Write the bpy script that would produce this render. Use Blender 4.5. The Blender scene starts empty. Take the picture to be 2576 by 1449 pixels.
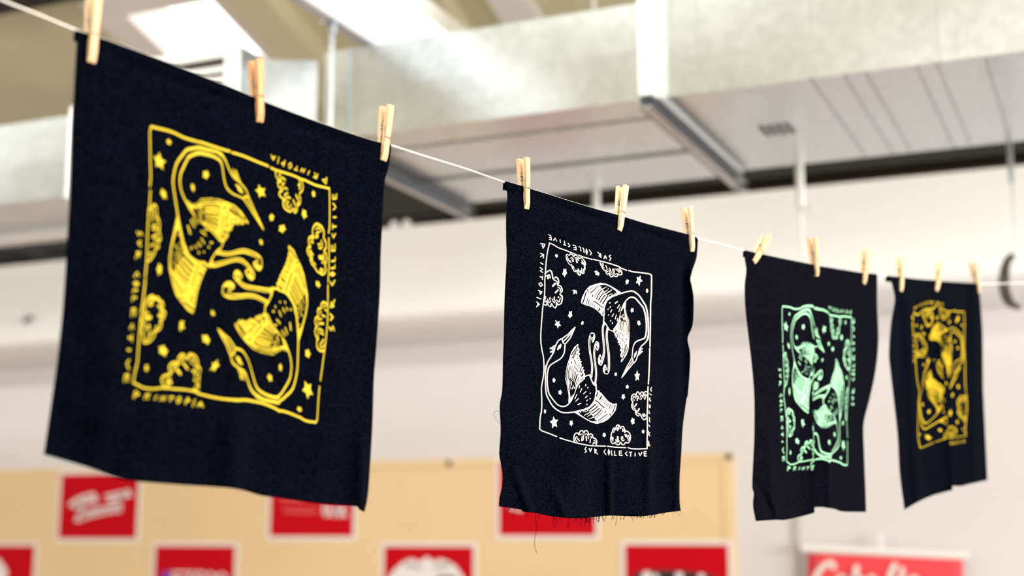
import bpy, math, random
import numpy as np
from mathutils import Vector, Matrix
from mathutils.geometry import delaunay_2d_cdt
random.seed(7); np.random.seed(7)
C = bpy.context.scene.collection
SC = bpy.context.scene

# ------------------------------------------------------------------ camera, world, light, exposure
FPX, CX, CY = 3500.0, 1288.0, 724.5
PITCH, YAW = math.radians(10.05), math.radians(23.7)
CAM = np.array([0.0, 0.0, 1.5])
cam = bpy.data.cameras.new('camera'); co = bpy.data.objects.new('camera', cam); C.objects.link(co)
cam.sensor_width = 36.0; cam.lens = FPX/2576.0*36.0
cam.dof.use_dof = True; cam.dof.focus_distance = 1.97; cam.dof.aperture_fstop = 2.5
cam.clip_start = 0.05; cam.clip_end = 200
co.location = CAM; co.rotation_euler = (math.radians(90)+PITCH, 0, YAW)
SC.camera = co
W = bpy.data.worlds.new('world'); SC.world = W; W.use_nodes = True
W.node_tree.nodes['Background'].inputs[0].default_value = (1.0, 0.985, 0.955, 1)
W.node_tree.nodes['Background'].inputs[1].default_value = 2.2
SC.view_settings.view_transform = 'Standard'; SC.view_settings.look = 'None'
SC.view_settings.gamma = 1.0; SC.view_settings.use_curve_mapping = False
SC.view_settings.exposure = 0.47

# added area lights below the roof and on the unseen walls, no windows built
def area(name, loc, rot, sx, sy, power, col=(1, 1, 1)):
    l = bpy.data.lights.new(name, 'AREA'); l.shape = 'RECTANGLE'; l.size = sx; l.size_y = sy
    l.energy = power; l.color = col
    o = bpy.data.objects.new(name, l); C.objects.link(o); o.location = loc; o.rotation_euler = rot
    return o
for x_, p_ in ((-10.0, 260), (-6.2, 150), (-2.4, 118), (1.4, 165), (5.2, 200)):
    y_ = 0.9; area('roof_fill_light', (x_, y_, 3.62+(6.46-y_)*.29-.06), (math.radians(-16.2), 0, 0), 2.4, 2.4, p_, (1.0, 0.99, 0.97))  # added fill in place of roof daylight, ceiling closed here
for x_, p_ in ((-9.0, 110), (-3.2, 40), (2.6, 210)):
    area('front_fill_light', (x_, -6.95, 3.5), (math.radians(90), 0, 0), 4.8, 1.8, p_, (1.0, 0.995, 0.985))  # added fill along the front wall to light the back wall
area('side_fill_light', (6.95, 2.6, 2.0), (math.radians(90), 0, math.radians(90)), 3.6, 2.2, 500, (1.0, 0.99, 0.975))  # added fill from the right for the cloth folds and wall end
area('high_fill_light', (-0.9, -6.95, 6.1), (math.radians(90), 0, 0), 2.6, 1.6, 12, (1.0, 0.995, 0.985))  # added to brighten the large duct's reflection

# ------------------------------------------------------------------ camera geometry helpers
cp, sp, cy_, sy_ = math.cos(PITCH), math.sin(PITCH), math.cos(YAW), math.sin(YAW)
RIGHT = np.array([cy_, sy_, 0]); FWD = np.array([-sy_*cp, cy_*cp, sp]); UP = np.array([sy_*sp, -cy_*sp, cp])
def ray(px, py):
    px = np.asarray(px, float); py = np.asarray(py, float)
    return FWD + ((px-CX)/FPX)[..., None]*RIGHT - ((py-CY)/FPX)[..., None]*UP
def at(px, py, d): return CAM + ray(px, py)*d
def onY(px, py, y):
    r = ray(px, py); return CAM + r*(y/r[1])
def onZ(px, py, z):
    r = ray(px, py); return CAM + r*((z-1.5)/r[2])
def onP(px, py, p0, n, off=0.0):
    r = ray(px, py); t = (np.dot(p0-CAM, n)+off)/(r@n)
    return CAM + r*np.asarray(t)[..., None]

# ------------------------------------------------------------------ materials
def nodes(m): return m.node_tree.nodes, m.node_tree.links
def mat(name, col, rough=0.7, metal=0.0, var=0.0, vscale=6.0, bump=0.0, bscale=60.0, emit=None, estr=0.0, sheen=0.0, spec=0.5):
    m = bpy.data.materials.new(name); m.use_nodes = True
    N, L = nodes(m); b = N['Principled BSDF']
    b.inputs['Base Color'].default_value = (*col, 1); b.inputs['Roughness'].default_value = rough
    b.inputs['Metallic'].default_value = metal; b.inputs['Specular IOR Level'].default_value = spec
    if sheen: b.inputs['Sheen Weight'].default_value = sheen; b.inputs['Sheen Roughness'].default_value = 0.25
    if emit: b.inputs['Emission Color'].default_value = (*emit, 1); b.inputs['Emission Strength'].default_value = estr
    if var or bump:
        tc = N.new('ShaderNodeTexCoord')
    if var:
        nz = N.new('ShaderNodeTexNoise'); nz.inputs['Scale'].default_value = vscale; nz.inputs['Detail'].default_value = 5
        L.new(tc.outputs['Object'], nz.inputs['Vector'])
        mx = N.new('ShaderNodeMix'); mx.data_type = 'RGBA'
        mx.inputs[6].default_value = (*[c*(1-var) for c in col], 1); mx.inputs[7].default_value = (*[min(1, c*(1+var)) for c in col], 1)
        L.new(nz.outputs['Fac'], mx.inputs[0]); L.new(mx.outputs[2], b.inputs['Base Color'])
    if bump:
        n2 = N.new('ShaderNodeTexNoise'); n2.inputs['Scale'].default_value = bscale; n2.inputs['Detail'].default_value = 3
        L.new(tc.outputs['Object'], n2.inputs['Vector'])
        bp = N.new('ShaderNodeBump'); bp.inputs['Strength'].default_value = bump; bp.inputs['Distance'].default_value = 0.01
        L.new(n2.outputs['Fac'], bp.inputs['Height']); L.new(bp.outputs['Normal'], b.inputs['Normal'])
    return m
def s2l(*c): return tuple(((v/255)/12.92 if v/255 <= .04045 else ((v/255+.055)/1.055)**2.4) for v in c)

def galv(name, col=(0.62, 0.675, 0.70), rough=0.23):
    m = bpy.data.materials.new(name); m.use_nodes = True; N, L = nodes(m); b = N['Principled BSDF']
    b.inputs['Metallic'].default_value = 1.0
    tc = N.new('ShaderNodeTexCoord')
    v = N.new('ShaderNodeTexVoronoi'); v.inputs['Scale'].default_value = 42; L.new(tc.outputs['Object'], v.inputs['Vector'])
    nz = N.new('ShaderNodeTexNoise'); nz.inputs['Scale'].default_value = 2.2; nz.inputs['Detail'].default_value = 4; L.new(tc.outputs['Object'], nz.inputs['Vector'])
    r1 = N.new('ShaderNodeMix'); r1.data_type = 'RGBA'
    r1.inputs[6].default_value = (*[c*.88 for c in col], 1); r1.inputs[7].default_value = (*col, 1)
    sepc = N.new('ShaderNodeSeparateColor'); L.new(v.outputs['Color'], sepc.inputs[0]); L.new(sepc.outputs[0], r1.inputs[0])
    L.new(r1.outputs[2], b.inputs['Base Color'])
    mr = N.new('ShaderNodeMapRange'); mr.inputs[3].default_value = rough-.06; mr.inputs[4].default_value = rough+.07
    L.new(nz.outputs['Fac'], mr.inputs[0]); L.new(mr.outputs[0], b.inputs['Roughness'])
    bp = N.new('ShaderNodeBump'); bp.inputs['Strength'].default_value = .12; bp.inputs['Distance'].default_value = .02
    L.new(nz.outputs['Fac'], bp.inputs['Height']); L.new(bp.outputs['Normal'], b.inputs['Normal'])
    return m
def wood(name, col, dark, scale=1.0):
    m = bpy.data.materials.new(name); m.use_nodes = True; N, L = nodes(m); b = N['Principled BSDF']
    b.inputs['Roughness'].default_value = .62
    tc = N.new('ShaderNodeTexCoord'); mp = N.new('ShaderNodeMapping'); mp.inputs['Scale'].default_value = (260*scale, 200*scale, 9*scale)
    L.new(tc.outputs['Object'], mp.inputs['Vector'])
    nz = N.new('ShaderNodeTexNoise'); nz.inputs['Scale'].default_value = 1.0; nz.inputs['Detail'].default_value = 3
    L.new(mp.outputs[0], nz.inputs['Vector'])
    cr = N.new('ShaderNodeValToRGB'); cr.color_ramp.elements[0].position = .36; cr.color_ramp.elements[0].color = (*dark, 1)
    cr.color_ramp.elements[1].position = .55; cr.color_ramp.elements[1].color = (*col, 1)
    L.new(nz.outputs['Fac'], cr.inputs[0]); L.new(cr.outputs[0], b.inputs['Base Color'])
    return m

M = {}
M['wall'] = mat('white_plaster', (0.69, 0.655, 0.66), .85, var=.04, vscale=1.3)
M['bulkhead'] = mat('white_paint', (0.90, 0.895, 0.89), .7, var=.02, vscale=2)
M['brown'] = mat('shaded_brown_concrete', (0.070, 0.050, 0.032), .9, var=.25, vscale=3)  # shade above the bulkhead put into the upper wall's dark colour
M['concrete'] = mat('tan_concrete', (0.72, 0.65, 0.45), .95, var=.16, vscale=2.6)
M['floor'] = mat('floor_concrete', (0.20, 0.178, 0.165), .6, var=.1, vscale=1.5)
M['black'] = mat('black_metal_and_shade', (0.012, 0.012, 0.012), .6)
M['galv'] = galv('galvanised_steel')
M['galv_dark'] = galv('zinc_strut', (0.48, 0.51, 0.55), .35)
M['rod'] = galv('zinc_rod', (0.55, 0.60, 0.64), .3)
M['white'] = mat('white_enamel', (0.86, 0.85, 0.83), .5)
M['lamp'] = mat('lamp_diffuser', (.9, .9, .88), .4, emit=(1, .985, .95), estr=.62)
M['ply'] = mat('birch_plywood', (0.80, 0.585, 0.335), .6, var=.05, vscale=3)
M['ply_edge'] = mat('plywood_edge', (0.66, 0.47, 0.26), .7)
M['paper'] = mat('white_paper', (0.82, 0.75, 0.70), .7)
M['red'] = mat('red_ink', (0.56, 0.0025, 0.010), .7, var=.05, vscale=3, spec=.08)
M['pink_red'] = mat('red_banner_fabric', (0.86, 0.075, 0.095), .6, spec=.1)
M['ink_white'] = mat('white_ink', (0.84, 0.78, 0.78), .6)
M['ink_pink'] = mat('pink_ink', (0.78, 0.13, 0.13), .6)
M['ink_black'] = mat('black_ink', (0.012, 0.012, 0.014), .6)
M['ink_grey'] = mat('grey_ink', (0.35, 0.36, 0.37), .6)
M['ink_violet'] = mat('violet_ink', (0.18, 0.04, 0.42), .6)
M['cloth'] = mat('black_cotton', (0.0014, 0.0022, 0.0048), .85, var=.75, vscale=700, bump=.4, bscale=900, spec=.0, sheen=.016)
M['cloth2'] = mat('washed_black_cotton', (0.0030, 0.0028, 0.0054), .85, var=.75, vscale=700, bump=.4, bscale=900, spec=.0, sheen=.016)
M['rope'] = mat('cotton_string', (0.84, 0.78, 0.70), .9, bump=.4, bscale=700)
M['pine'] = wood('pale_pine', (0.66, 0.46, 0.265), (0.50, 0.28, 0.12))
M['pine2'] = wood('creamy_pine', (0.72, 0.535, 0.33), (0.58, 0.37, 0.19))
M['pine3'] = wood('orange_pine', (0.64, 0.34, 0.145), (0.47, 0.21, 0.07))
M['wire'] = mat('spring_steel', (0.36, 0.33, 0.29), .4, metal=1.0)
M['dark_clip'] = mat('dark_brown_strap', (0.06, 0.05, 0.04), .55)
M['cable'] = mat('dark_cable', (0.05, 0.06, 0.07), .5)
M['glass'] = bpy.data.materials.new('window_glass'); M['glass'].use_nodes = True
def _glass():
    N, L = nodes(M['glass']); N.remove(N['Principled BSDF']); mx = N.new('ShaderNodeMixShader'); a = N.new('ShaderNodeBsdfTransparent'); b = N.new('ShaderNodeBsdfGlossy')
    b.inputs['Roughness'].default_value = .05; mx.inputs[0].default_value = .06
    L.new(a.outputs[0], mx.inputs[1]); L.new(b.outputs[0], mx.inputs[2]); L.new(mx.outputs[0], N['Material Output'].inputs['Surface'])
_glass()
def lint(m, col):                 # cotton lint: fine pale specks on the dyed cloth
    N, L = nodes(m); b = N['Principled BSDF']
    for l in list(b.inputs['Base Color'].links): L.remove(l)
    tc = N.new('ShaderNodeTexCoord'); nz = N.new('ShaderNodeTexNoise'); nz.inputs['Scale'].default_value = 620; nz.inputs['Detail'].default_value = 2
    L.new(tc.outputs['Object'], nz.inputs['Vector']); cr = N.new('ShaderNodeValToRGB')
    cr.color_ramp.elements[0].position = .42; cr.color_ramp.elements[0].color = (*[c*.5 for c in col], 1)
    cr.color_ramp.elements[1].position = .74; cr.color_ramp.elements[1].color = (*[c*6.5 for c in col], 1)
    L.new(nz.outputs['Fac'], cr.inputs[0]); L.new(cr.outputs[0], b.inputs['Base Color'])
lint(M['cloth'], (0.00075, 0.00105, 0.0023)); lint(M['cloth2'], (0.0013, 0.00125, 0.0025))
M['galv_flange'] = galv('galvanised_flange', (.80, .83, .82), .46)
INK = {'y1': mat('yellow_print_ink', (0.52, 0.385, 0.022), .7, spec=.1), 'w': mat('cream_print_ink', (0.78, 0.665, 0.575), .7, spec=.1),
       'm': mat('mint_print_ink', (0.31, 0.63, 0.385), .7, spec=.1), 'y2': mat('golden_print_ink', (0.50, 0.345, 0.012), .7, spec=.1)}

# ------------------------------------------------------------------ object helpers
def obj(name, V, F, ms, parent=None, loc=None, smooth=False, mi=None):
    V = np.asarray(V, float)
    if parent is not None: base = np.array(parent.matrix_world.translation) if parent.parent is None else np.array(parent['_b'])
    elif loc is not None: base = np.asarray(loc, float)
    else: base = np.array([V[:, 0].mean(), V[:, 1].mean(), V[:, 2].min()])
    if parent is not None and parent.parent is None: base = np.array(parent['_b'])
    me = bpy.data.meshes.new(name); me.from_pydata((V-base).tolist(), [], [tuple(int(i) for i in f) for f in F])
    for m in (ms if isinstance(ms, list) else [ms]): me.materials.append(m)
    if mi is not None: me.polygons.foreach_set('material_index', np.asarray(mi, np.int32))
    if smooth: me.polygons.foreach_set('use_smooth', [True]*len(me.polygons))
    me.update()
    o = bpy.data.objects.new(name, me); C.objects.link(o)
    if parent is not None: o.parent = parent
    else: o.location = base
    o['_b'] = [float(v) for v in base]
    return o
def thing(name, label, cat, loc, group=None):
    o = bpy.data.objects.new(name, None); C.objects.link(o); o.location = loc; o.empty_display_size = .05
    o['_b'] = [float(v) for v in loc]; return tag(o, label, cat, group)
def tag(o, label, cat, group=None):
    o['label'] = label; o['category'] = cat
    if group: o['group'] = group
    return o
def struct(name, V, F, ms, **k):
    o = obj(name, V, F, ms, **k); o['kind'] = 'structure'; return o
class MB:
    def __init__(s): s.V = []; s.F = []
    def add(s, V, F):
        n = len(s.V); s.V += [tuple(map(float, v)) for v in V]; s.F += [tuple(i+n for i in f) for f in F]; return s
    def box(s, x0, x1, y0, y1, z0, z1):
        return s.add([(x0, y0, z0), (x1, y0, z0), (x1, y1, z0), (x0, y1, z0), (x0, y0, z1), (x1, y0, z1), (x1, y1, z1), (x0, y1, z1)],
                     [(0, 3, 2, 1), (4, 5, 6, 7), (0, 1, 5, 4), (1, 2, 6, 5), (2, 3, 7, 6), (3, 0, 4, 7)])
    def prism(s, poly, z0, z1):          # plan polygon, counter-clockwise
        n = len(poly)
        return s.add([(x, y, z0) for x, y in poly]+[(x, y, z1) for x, y in poly],
                     [tuple(range(n))[::-1], tuple(range(n, 2*n))]+[(i, (i+1) % n, n+(i+1) % n, n+i) for i in range(n)])
    def extrude_x(s, poly, x0, x1):      # polygon in (y, z)
        n = len(poly)
        return s.add([(x0, y, z) for y, z in poly]+[(x1, y, z) for y, z in poly],
                     [tuple(range(n)), tuple(range(n, 2*n))[::-1]]+[((i+1) % n, i, n+i, n+(i+1) % n) for i in range(n)])
    def tube(s, pts, r, n=8, closed=False):
        P = [np.asarray(p, float) for p in pts]; k = len(P); V = []; F = []; u = None
        for i in range(k):
            t = P[(i+1) % k if closed else min(i+1, k-1)]-P[(i-1) % k if closed else max(i-1, 0)]; t /= np.linalg.norm(t)+1e-12
            if u is None: u = np.cross(t, [0.3, 0.2, 0.93]); 
            u = u-t*np.dot(u, t); u /= np.linalg.norm(u)+1e-12; w = np.cross(t, u)
            for j in range(n):
                a = 2*math.pi*j/n; V.append(P[i]+r*(math.cos(a)*u+math.sin(a)*w))
        for i in range(k if closed else k-1):
            for j in range(n):
                F.append((i*n+j, i*n+(j+1) % n, ((i+1) % k)*n+(j+1) % n, ((i+1) % k)*n+j))
        if not closed: F.append(tuple(range(n))[::-1]); F.append(tuple(range((k-1)*n, k*n)))
        return s.add(V, F)
    def ball(s, c, r, n=10):
        V = []; F = []
        for i in range(n+1):
            for j in range(2*n):
                a = math.pi*i/n; b = math.pi*j/n
                V.append((c[0]+r*math.sin(a)*math.cos(b), c[1]+r*math.sin(a)*math.sin(b), c[2]+r*math.cos(a)))
        for i in range(n):
            for j in range(2*n): F.append((i*2*n+j, (i+1)*2*n+j, (i+1)*2*n+(j+1) % (2*n), i*2*n+(j+1) % (2*n)))
        return s.add(V, F)
    def obj(s, name, m, parent=None, **k): return obj(name, s.V, s.F, m, parent, **k)
def bevel(o, w, seg=2):
    b = o.modifiers.new('bevel', 'BEVEL'); b.width = w; b.segments = seg; b.limit_method = 'ANGLE'; return o

# ================================================================== THE SETTING
YW = onY(0, 0, 1)[1]*0 + at(250, 1270, 8.0)[1]          # back wall
XL, XR = -13.0, 7.0
ZC0, TC = 3.62, 0.29                                     # ceiling height at the back wall, and its pitch
ceil = lambda y: ZC0 + (YW-y)*TC
PC0 = np.array([0, YW, ZC0]); NC = np.array([0, TC, 1.0]); NC /= np.linalg.norm(NC)
onC = lambda px, py: onP(np.float64(px), np.float64(py), PC0, NC)
YB = YW-0.38                                             # face of the white bulkhead
zb0 = onY(1100, 860, YW)[2]; zb1 = onY(1100, 778, YB)[2]; zbt = onY(1500, 522, YB)[2]
struct('floor', *(lambda m: (m.V, m.F))(MB().box(XL, XR, -7, YW+.25, -.2, 0)), M['floor'])
struct('wall_back', *(lambda m: (m.V, m.F))(MB().box(XL, XR, YW, YW+.25, 0, zbt-.12)), M['wall'])
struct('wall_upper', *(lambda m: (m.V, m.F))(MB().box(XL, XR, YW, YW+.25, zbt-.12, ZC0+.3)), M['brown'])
struct('wall_left', *(lambda m: (m.V, m.F))(MB().box(XL-.2, XL, -7, YW+.25, 0, ceil(-7)+.2)), M['wall'])
struct('wall_right', *(lambda m: (m.V, m.F))(MB().box(XR, XR+.2, -7, YW+.25, 0, ceil(-7)+.2)), M['wall'])
struct('wall_front', *(lambda m: (m.V, m.F))(MB().box(XL, XR, -7.2, -7, 0, ceil(-7)+.2)), M['concrete'])
prof = [(YW-.002, zb0)]
for i in range(13):
    a = math.pi/2*i/12; prof.append((YW-.03-(YW-.03-YB)*math.sin(a), zb0+(zb1-zb0)*(1-math.cos(a))))
prof += [(YB, zbt), (YW-.002, zbt)]
m = MB().extrude_x(prof[::-1], XL, XR); o = struct('trim_1', m.V, m.F, M['bulkhead'])
# ceiling with the roof-light opening
pa, pb, pc_ = onC(300, 22), onC(408, 142), onC(556, 0)
x0, x1 = (pa[0]+pb[0])/2+.02, (pc_[0]+onC(700, 143)[0])/2
y0, y1 = onC(290, 20)[1], YW-.55
m = MB()
def slab(xa, xb, ya, yb, t=.18):
    m.add([(xa, ya, ceil(ya)), (xb, ya, ceil(ya)), (xb, yb, ceil(yb)), (xa, yb, ceil(yb)),
           (xa, ya, ceil(ya)+t), (xb, ya, ceil(ya)+t), (xb, yb, ceil(yb)+t), (xa, yb, ceil(yb)+t)],
          [(0, 3, 2, 1), (4, 5, 6, 7), (0, 1, 5, 4), (1, 2, 6, 5), (2, 3, 7, 6), (3, 0, 4, 7)])
slab(XL, x0, -7, YW+.2); slab(x1, XR, -7, YW+.2); slab(x0, x1, -7, y0); slab(x0, x1, y1, YW+.2)
struct('ceiling', m.V, m.F, M['concrete'])
m = MB()                                                 # roof-light frame and pane
def sbox(xa, xb, ya, yb, lo, hi):
    m.add([(xa, ya, ceil(ya)+lo), (xb, ya, ceil(ya)+lo), (xb, yb, ceil(yb)+lo), (xa, yb, ceil(yb)+lo),
           (xa, ya, ceil(ya)+hi), (xb, ya, ceil(ya)+hi), (xb, yb, ceil(yb)+hi), (xa, yb, ceil(yb)+hi)],
          [(0, 3, 2, 1), (4, 5, 6, 7), (0, 1, 5, 4), (1, 2, 6, 5), (2, 3, 7, 6), (3, 0, 4, 7)])
fw = .16
sbox(x0-fw, x0+.03, y0-.1, y1+.05, -.03, .21); sbox(x1-.03, x1+.05, y0-.1, y1+.05, -.03, .2)
sbox(x0+.03, x1-.03, y0-.1, y0+.03, -.03, .21); sbox(x0+.03, x1-.03, y1-.03, y1+.05, -.03, .21)
win = struct('window_1', m.V, m.F, mat('pinkish_white_frame', (.92, .86, .82), .6))
m = MB(); sbox(x0+.031, x1-.031, y0+.031, y1-.031, .17, .176); m.obj('pane', M['glass'], win)
def rib(n, a, b, w, lo=-.09, mt='concrete'):             # ribs running down the roof slope
    global m
    m = MB(); xa = (a[0]+b[0])/2; sbox(xa, xa+w, 1.6, YW+.1, lo, .02); return struct(n, m.V, m.F, M[mt])
rib('trim_2', onC(622, 0), onC(735, 130), .2, -.12)
rib('trim_3', onC(1055, 0), onC(1120, 75), .16, -.1)
rib('trim_4', onC(1240, 0), onC(1280, 58), onC(1345, 10)[0]-onC(1245, 10)[0], -.05, 'white')
m = MB()                                                 # dark steel beam top left
ya = onC(120, 10)[1]
m.box(XL, onC(225, 0)[0]+.1, ya-.5, ya-.1, ceil(ya)-.06, ceil(ya)+.06)
struct('trim_5', m.V, m.F, M['black'])
m = MB(); yk = YW-.01                                    # black boxes standing in for the shade in the gap behind the ducts
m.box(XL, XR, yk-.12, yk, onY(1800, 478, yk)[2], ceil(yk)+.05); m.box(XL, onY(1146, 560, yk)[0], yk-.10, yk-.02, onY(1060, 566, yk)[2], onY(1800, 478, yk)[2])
struct('gap_shade', m.V, m.F, M['black'])
p = onY(2008, 1400, YW)                                  # wall joint strip
m = MB().box(p[0]-.012, p[0]+.012, YW-.012, YW, 0, zb0); struct('trim_6', m.V, m.F, mat('grey_joint', (.50, .46, .43), .8))

# ================================================================== DUCTS
YD = at(1650, 248, 4.17)[1]; ZD = at(1650, 248, 4.17)[2]
YDB = onZ(1780, 438, ZD)[1]                              # back edge of the ducts
XJ = onY(1645, 240, YD)[0]; XB0 = onY(815, 250, YD)[0]
ZBT = onY(1200, 72, YD)[2]
# large duct, right
t = thing('air_duct', 'large galvanised rectangular air duct filling the upper right corner', 'air duct', ((XJ+3)/2, (YD+YDB)/2, ZD), 'galvanised air ducts')
MB().box(XJ, 6.0, YD, YDB, ZD, ZD+.42).obj('duct_body', M['galv'], t)
MB().box(XJ-.032, XJ+.03, YD-.045, YDB+.02, ZD-.012, ZD+.44).obj('flange', M['galv_flange'], t)
for px in (2037, 2354):
    x = onY(px, 150, YD)[0]; MB().box(x-.008, x+.008, YD-.008, YD, ZD, ZD+.42).obj('seam', M['galv'], t)
x = onY(1745, 150, YD)[0]; MB().box(x-.012, x+.012, YD-.004, YD, ZD, ZD+.42).obj('seam', M['galv'], t)
mm = MB()
for px, py in ((2045, 205), (2130, 200), (2185, 195), (2310, 175), (2360, 168), (2480, 150)):
    q = onZ(px, py, ZD); mm.box(q[0]-.004, q[0]+.004, YD+.02, YDB-.02, ZD-.003, ZD)
mm.obj('underside_seams', M['galv_dark'], t)
q = onZ(1905, 318, ZD); q2 = onZ(2002, 322, ZD); q3 = onZ(1945, 345, ZD)
mm = MB()
for k in range(4):
    xa = q[0]+(q2[0]-q[0])*k/4; mm.box(xa, xa+(q2[0]-q[0])*.17, q[1], q[1]+.12, ZD-.002, ZD-.0005)
st = mm.obj('sticker', mat('faded_grey_label', (.16, .16, .18), .8), t); st['label'] = 'faded grey sticker'
# shallow duct, middle
t = thing('air_duct', 'shallow galvanised air duct behind the big cloth, joined to the large one', 'air duct', ((XJ+XB0)/2, (YD+YDB)/2, ZD), 'galvanised air ducts')
zc = onY(1200, 185, YD)[2]
MB().extrude_x([(YD, ZD), (YD-.0015, zc), (YD, ZBT), (YDB, ZBT), (YDB, ZD)][::-1], XB0, XJ-.034).obj('duct_body', M['galv'], t)
MB().box(XB0, XJ-.034, YD-.02, YD+.002, ZD-.004, ZD+.028).obj('flange', M['galv'], t)
zq = onY(1300, 336, YD)
MB().box(XB0, XJ-.034, onZ(1300, 338, ZD)[1], onZ(1300, 418, ZD)[1], ZD-.006, ZD).obj('underside_panel', M['galv'], t)
MB().box(XB0, XJ-.034, onZ(1300, 425, ZD)[1], YDB+.01, ZD-.012, ZD).obj('underside_panel', M['galv'], t)
# duct at left
pA = onZ(180, 492, ZD); YA = pA[1]; XA1 = pA[0]
t = thing('air_duct', 'galvanised air duct section left of the big cloth, seen end flange first', 'air duct', (XA1-1, YA+.3, ZD), 'galvanised air ducts')
zA = onY(180, 290, YA)[2]; zAm = onY(100, 415, YA)[2]; YAB = onZ(90, 577, ZD)[1]
MB().extrude_x([(YA, ZD), (YA-.0015, zAm), (YA, zA), (YAB, zA), (YAB, ZD)][::-1], XL+.5, XA1).obj('duct_body', M['galv'], t)
MB().box(XA1, XA1+.03, YA-.035, YAB, ZD-.02, zA+.02).obj('flange', M['galv_flange'], t)
MB().box(XL+.5, XA1, YA-.02, YA+.003, ZD-.006, ZD+.03).obj('flange', M['galv'], t)
lip = MB().box(XL+.5, XA1+.02, YAB-.005, YAB+.06, ZD-.045, ZD+.02).obj('back_lip', M['white'], t); lip['label'] = 'white painted lip'
# vent box with louvres
c3 = onY(800, 153, YD-.005); ZV = c3[2]; c2 = onZ(667, 150, ZV); c1 = onZ(607, 115, ZV)
xv = onY(310, 200, c1[1])[0]
t = thing('vent_box', 'square galvanised vent box with a louvred grille above the big cloth', 'vent', (c1[0]-.3, c1[1]+.2, ZD))
MB().prism([(xv, c1[1]), (c1[0], c1[1]), (c2[0], c2[1]), (c3[0], YD-.005), (xv, YD-.005)], ZD+.02, ZV).obj('vent_body', M['galv'], t)
fr = MB(); yf = c1[1]
fr.box(xv, c1[0], yf-.02, yf-.001, ZV-.035, ZV); fr.box(xv, c1[0], yf-.02, yf-.001, ZD+.02, ZD+.055)
fr.box(c1[0]-.05, c1[0], yf-.02, yf-.001, ZD+.055, ZV-.035); fr.box(xv, xv+.05, yf-.02, yf-.001, ZD+.055, ZV-.035)
fr.obj('grille_frame', M['white'], t)
MB().box(xv+.05, c1[0]-.05, yf-.004, yf-.001, ZD+.055, ZV-.035).obj('grille_back', M['black'], t)
z = ZD+.06
while z < ZV-.06:
    MB().add([(xv+.05, yf-.022, z), (c1[0]-.05, yf-.022, z), (c1[0]-.05, yf-.004, z+.024), (xv+.05, yf-.004, z+.024),
              (xv+.05, yf-.022, z+.004), (c1[0]-.05, yf-.022, z+.004), (c1[0]-.05, yf-.004, z+.028), (xv+.05, yf-.004, z+.028)],
             [(0, 3, 2, 1), (4, 5, 6, 7), (0, 1, 5, 4), (1, 2, 6, 5), (2, 3, 7, 6), (3, 0, 4, 7)]).obj('louvre', M['white'], t)
    z += .034
# struts under the ducts and their hanger rods
def strut(px, py, pe, qe, label, rod=None):
    a = onZ(px, py, ZD-.02); e = onZ(pe, qe, ZD-.02); x = a[0]; w = .021; zt = ZD-.0125
    t = thing('strut_channel', label, 'strut', (x, (a[1]+e[1])/2, zt-.041), 'strut channels under the ducts')
    mm = MB(); s0, s1 = YD-.09, e[1]
    mm.box(x-w, x-w+.004, s0, s1, zt-.041, zt); mm.box(x-w, x+w, s0, s1, zt-.004, zt); mm.box(x-w, x+w, s0, s1, zt-.041, zt-.037)
    mm.box(x+w-.003, x+w, s0, s1, zt-.041, zt-.031); mm.box(x+w-.003, x+w, s0, s1, zt-.010, zt)
    bm_ = mm.obj('channel', M['galv_dark'], t)
    MB().tube([(x, s1-.05, zt-.058), (x, s1-.05, zt-.041)], .014, 6).obj('nut', M['rod'], t)
    return t, x, zt
strut(1640, 258, 1872, 462, 'zinc strut channel running under the joint of the large duct')
t2, xs, zt = strut(880, 385, 1152, 536, 'zinc strut channel running under the shallow duct beside the big cloth')
# rod by the vent box, hung from the white beam
yr = YD-.06; rb = onY(826, 300, yr); rt = onY(842, 58, yr); xr = (rb[0]+rt[0])/2; zr = rt[2]
t = thing('hanger_rod', 'zinc hanger rod with bolted bracket in front of the shallow duct', 'rod', (xr, yr, zt))
MB().tube([(xr, yr, zt+.001), (xr, yr, zr)], .0075, 10).obj('rod', M['rod'], t)
MB().box(xr-.03, xr+.03, yr-.03, yr+.03, zr-.006, zr).obj('bracket', M['galv_dark'], t)
MB().tube([(xr, yr, zr-.035), (xr, yr, zr-.006)], .014, 6).obj('nut', M['rod'], t)
# level beam with two fluorescent fittings
zl = zr
def levelstrip(pa, pb, z0, z1, ystart=2.2):
    q = onZ(*pa, z0); r = onZ(*pb, z0); return (q[0], r[0], ystart, YW-.4, z0, z1)
bx = levelstrip((815, 55), (848, 55), zl, zl+.12); m = MB().box(*bx); struct('trim_7', m.V, m.F, mat('lilac_grey_paint', (.55, .52, .53), .7))
def lamp(pa, pb, label):
    xa, xb = onZ(*pa, zl)[0], onZ(*pb, zl)[0]; ya, yb = 2.3, YW-.5
    t = thing('ceiling_light', label, 'ceiling light', ((xa+xb)/2, (ya+yb)/2, zl), 'fluorescent ceiling lights above the shallow duct')
    MB().box(xa, xb, ya, yb, zl+.03, zl+.09).obj('housing', M['white'], t)
    MB().box(xa+.01, xb-.01, ya+.01, yb-.01, zl, zl+.03).obj('diffuser', M['lamp'], t)
lamp((850, 55), (932, 55), 'narrow fluorescent ceiling light right above the rod bracket')
lamp((950, 55), (1066, 55), 'wide fluorescent ceiling light, the right one of two side by side')
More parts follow.
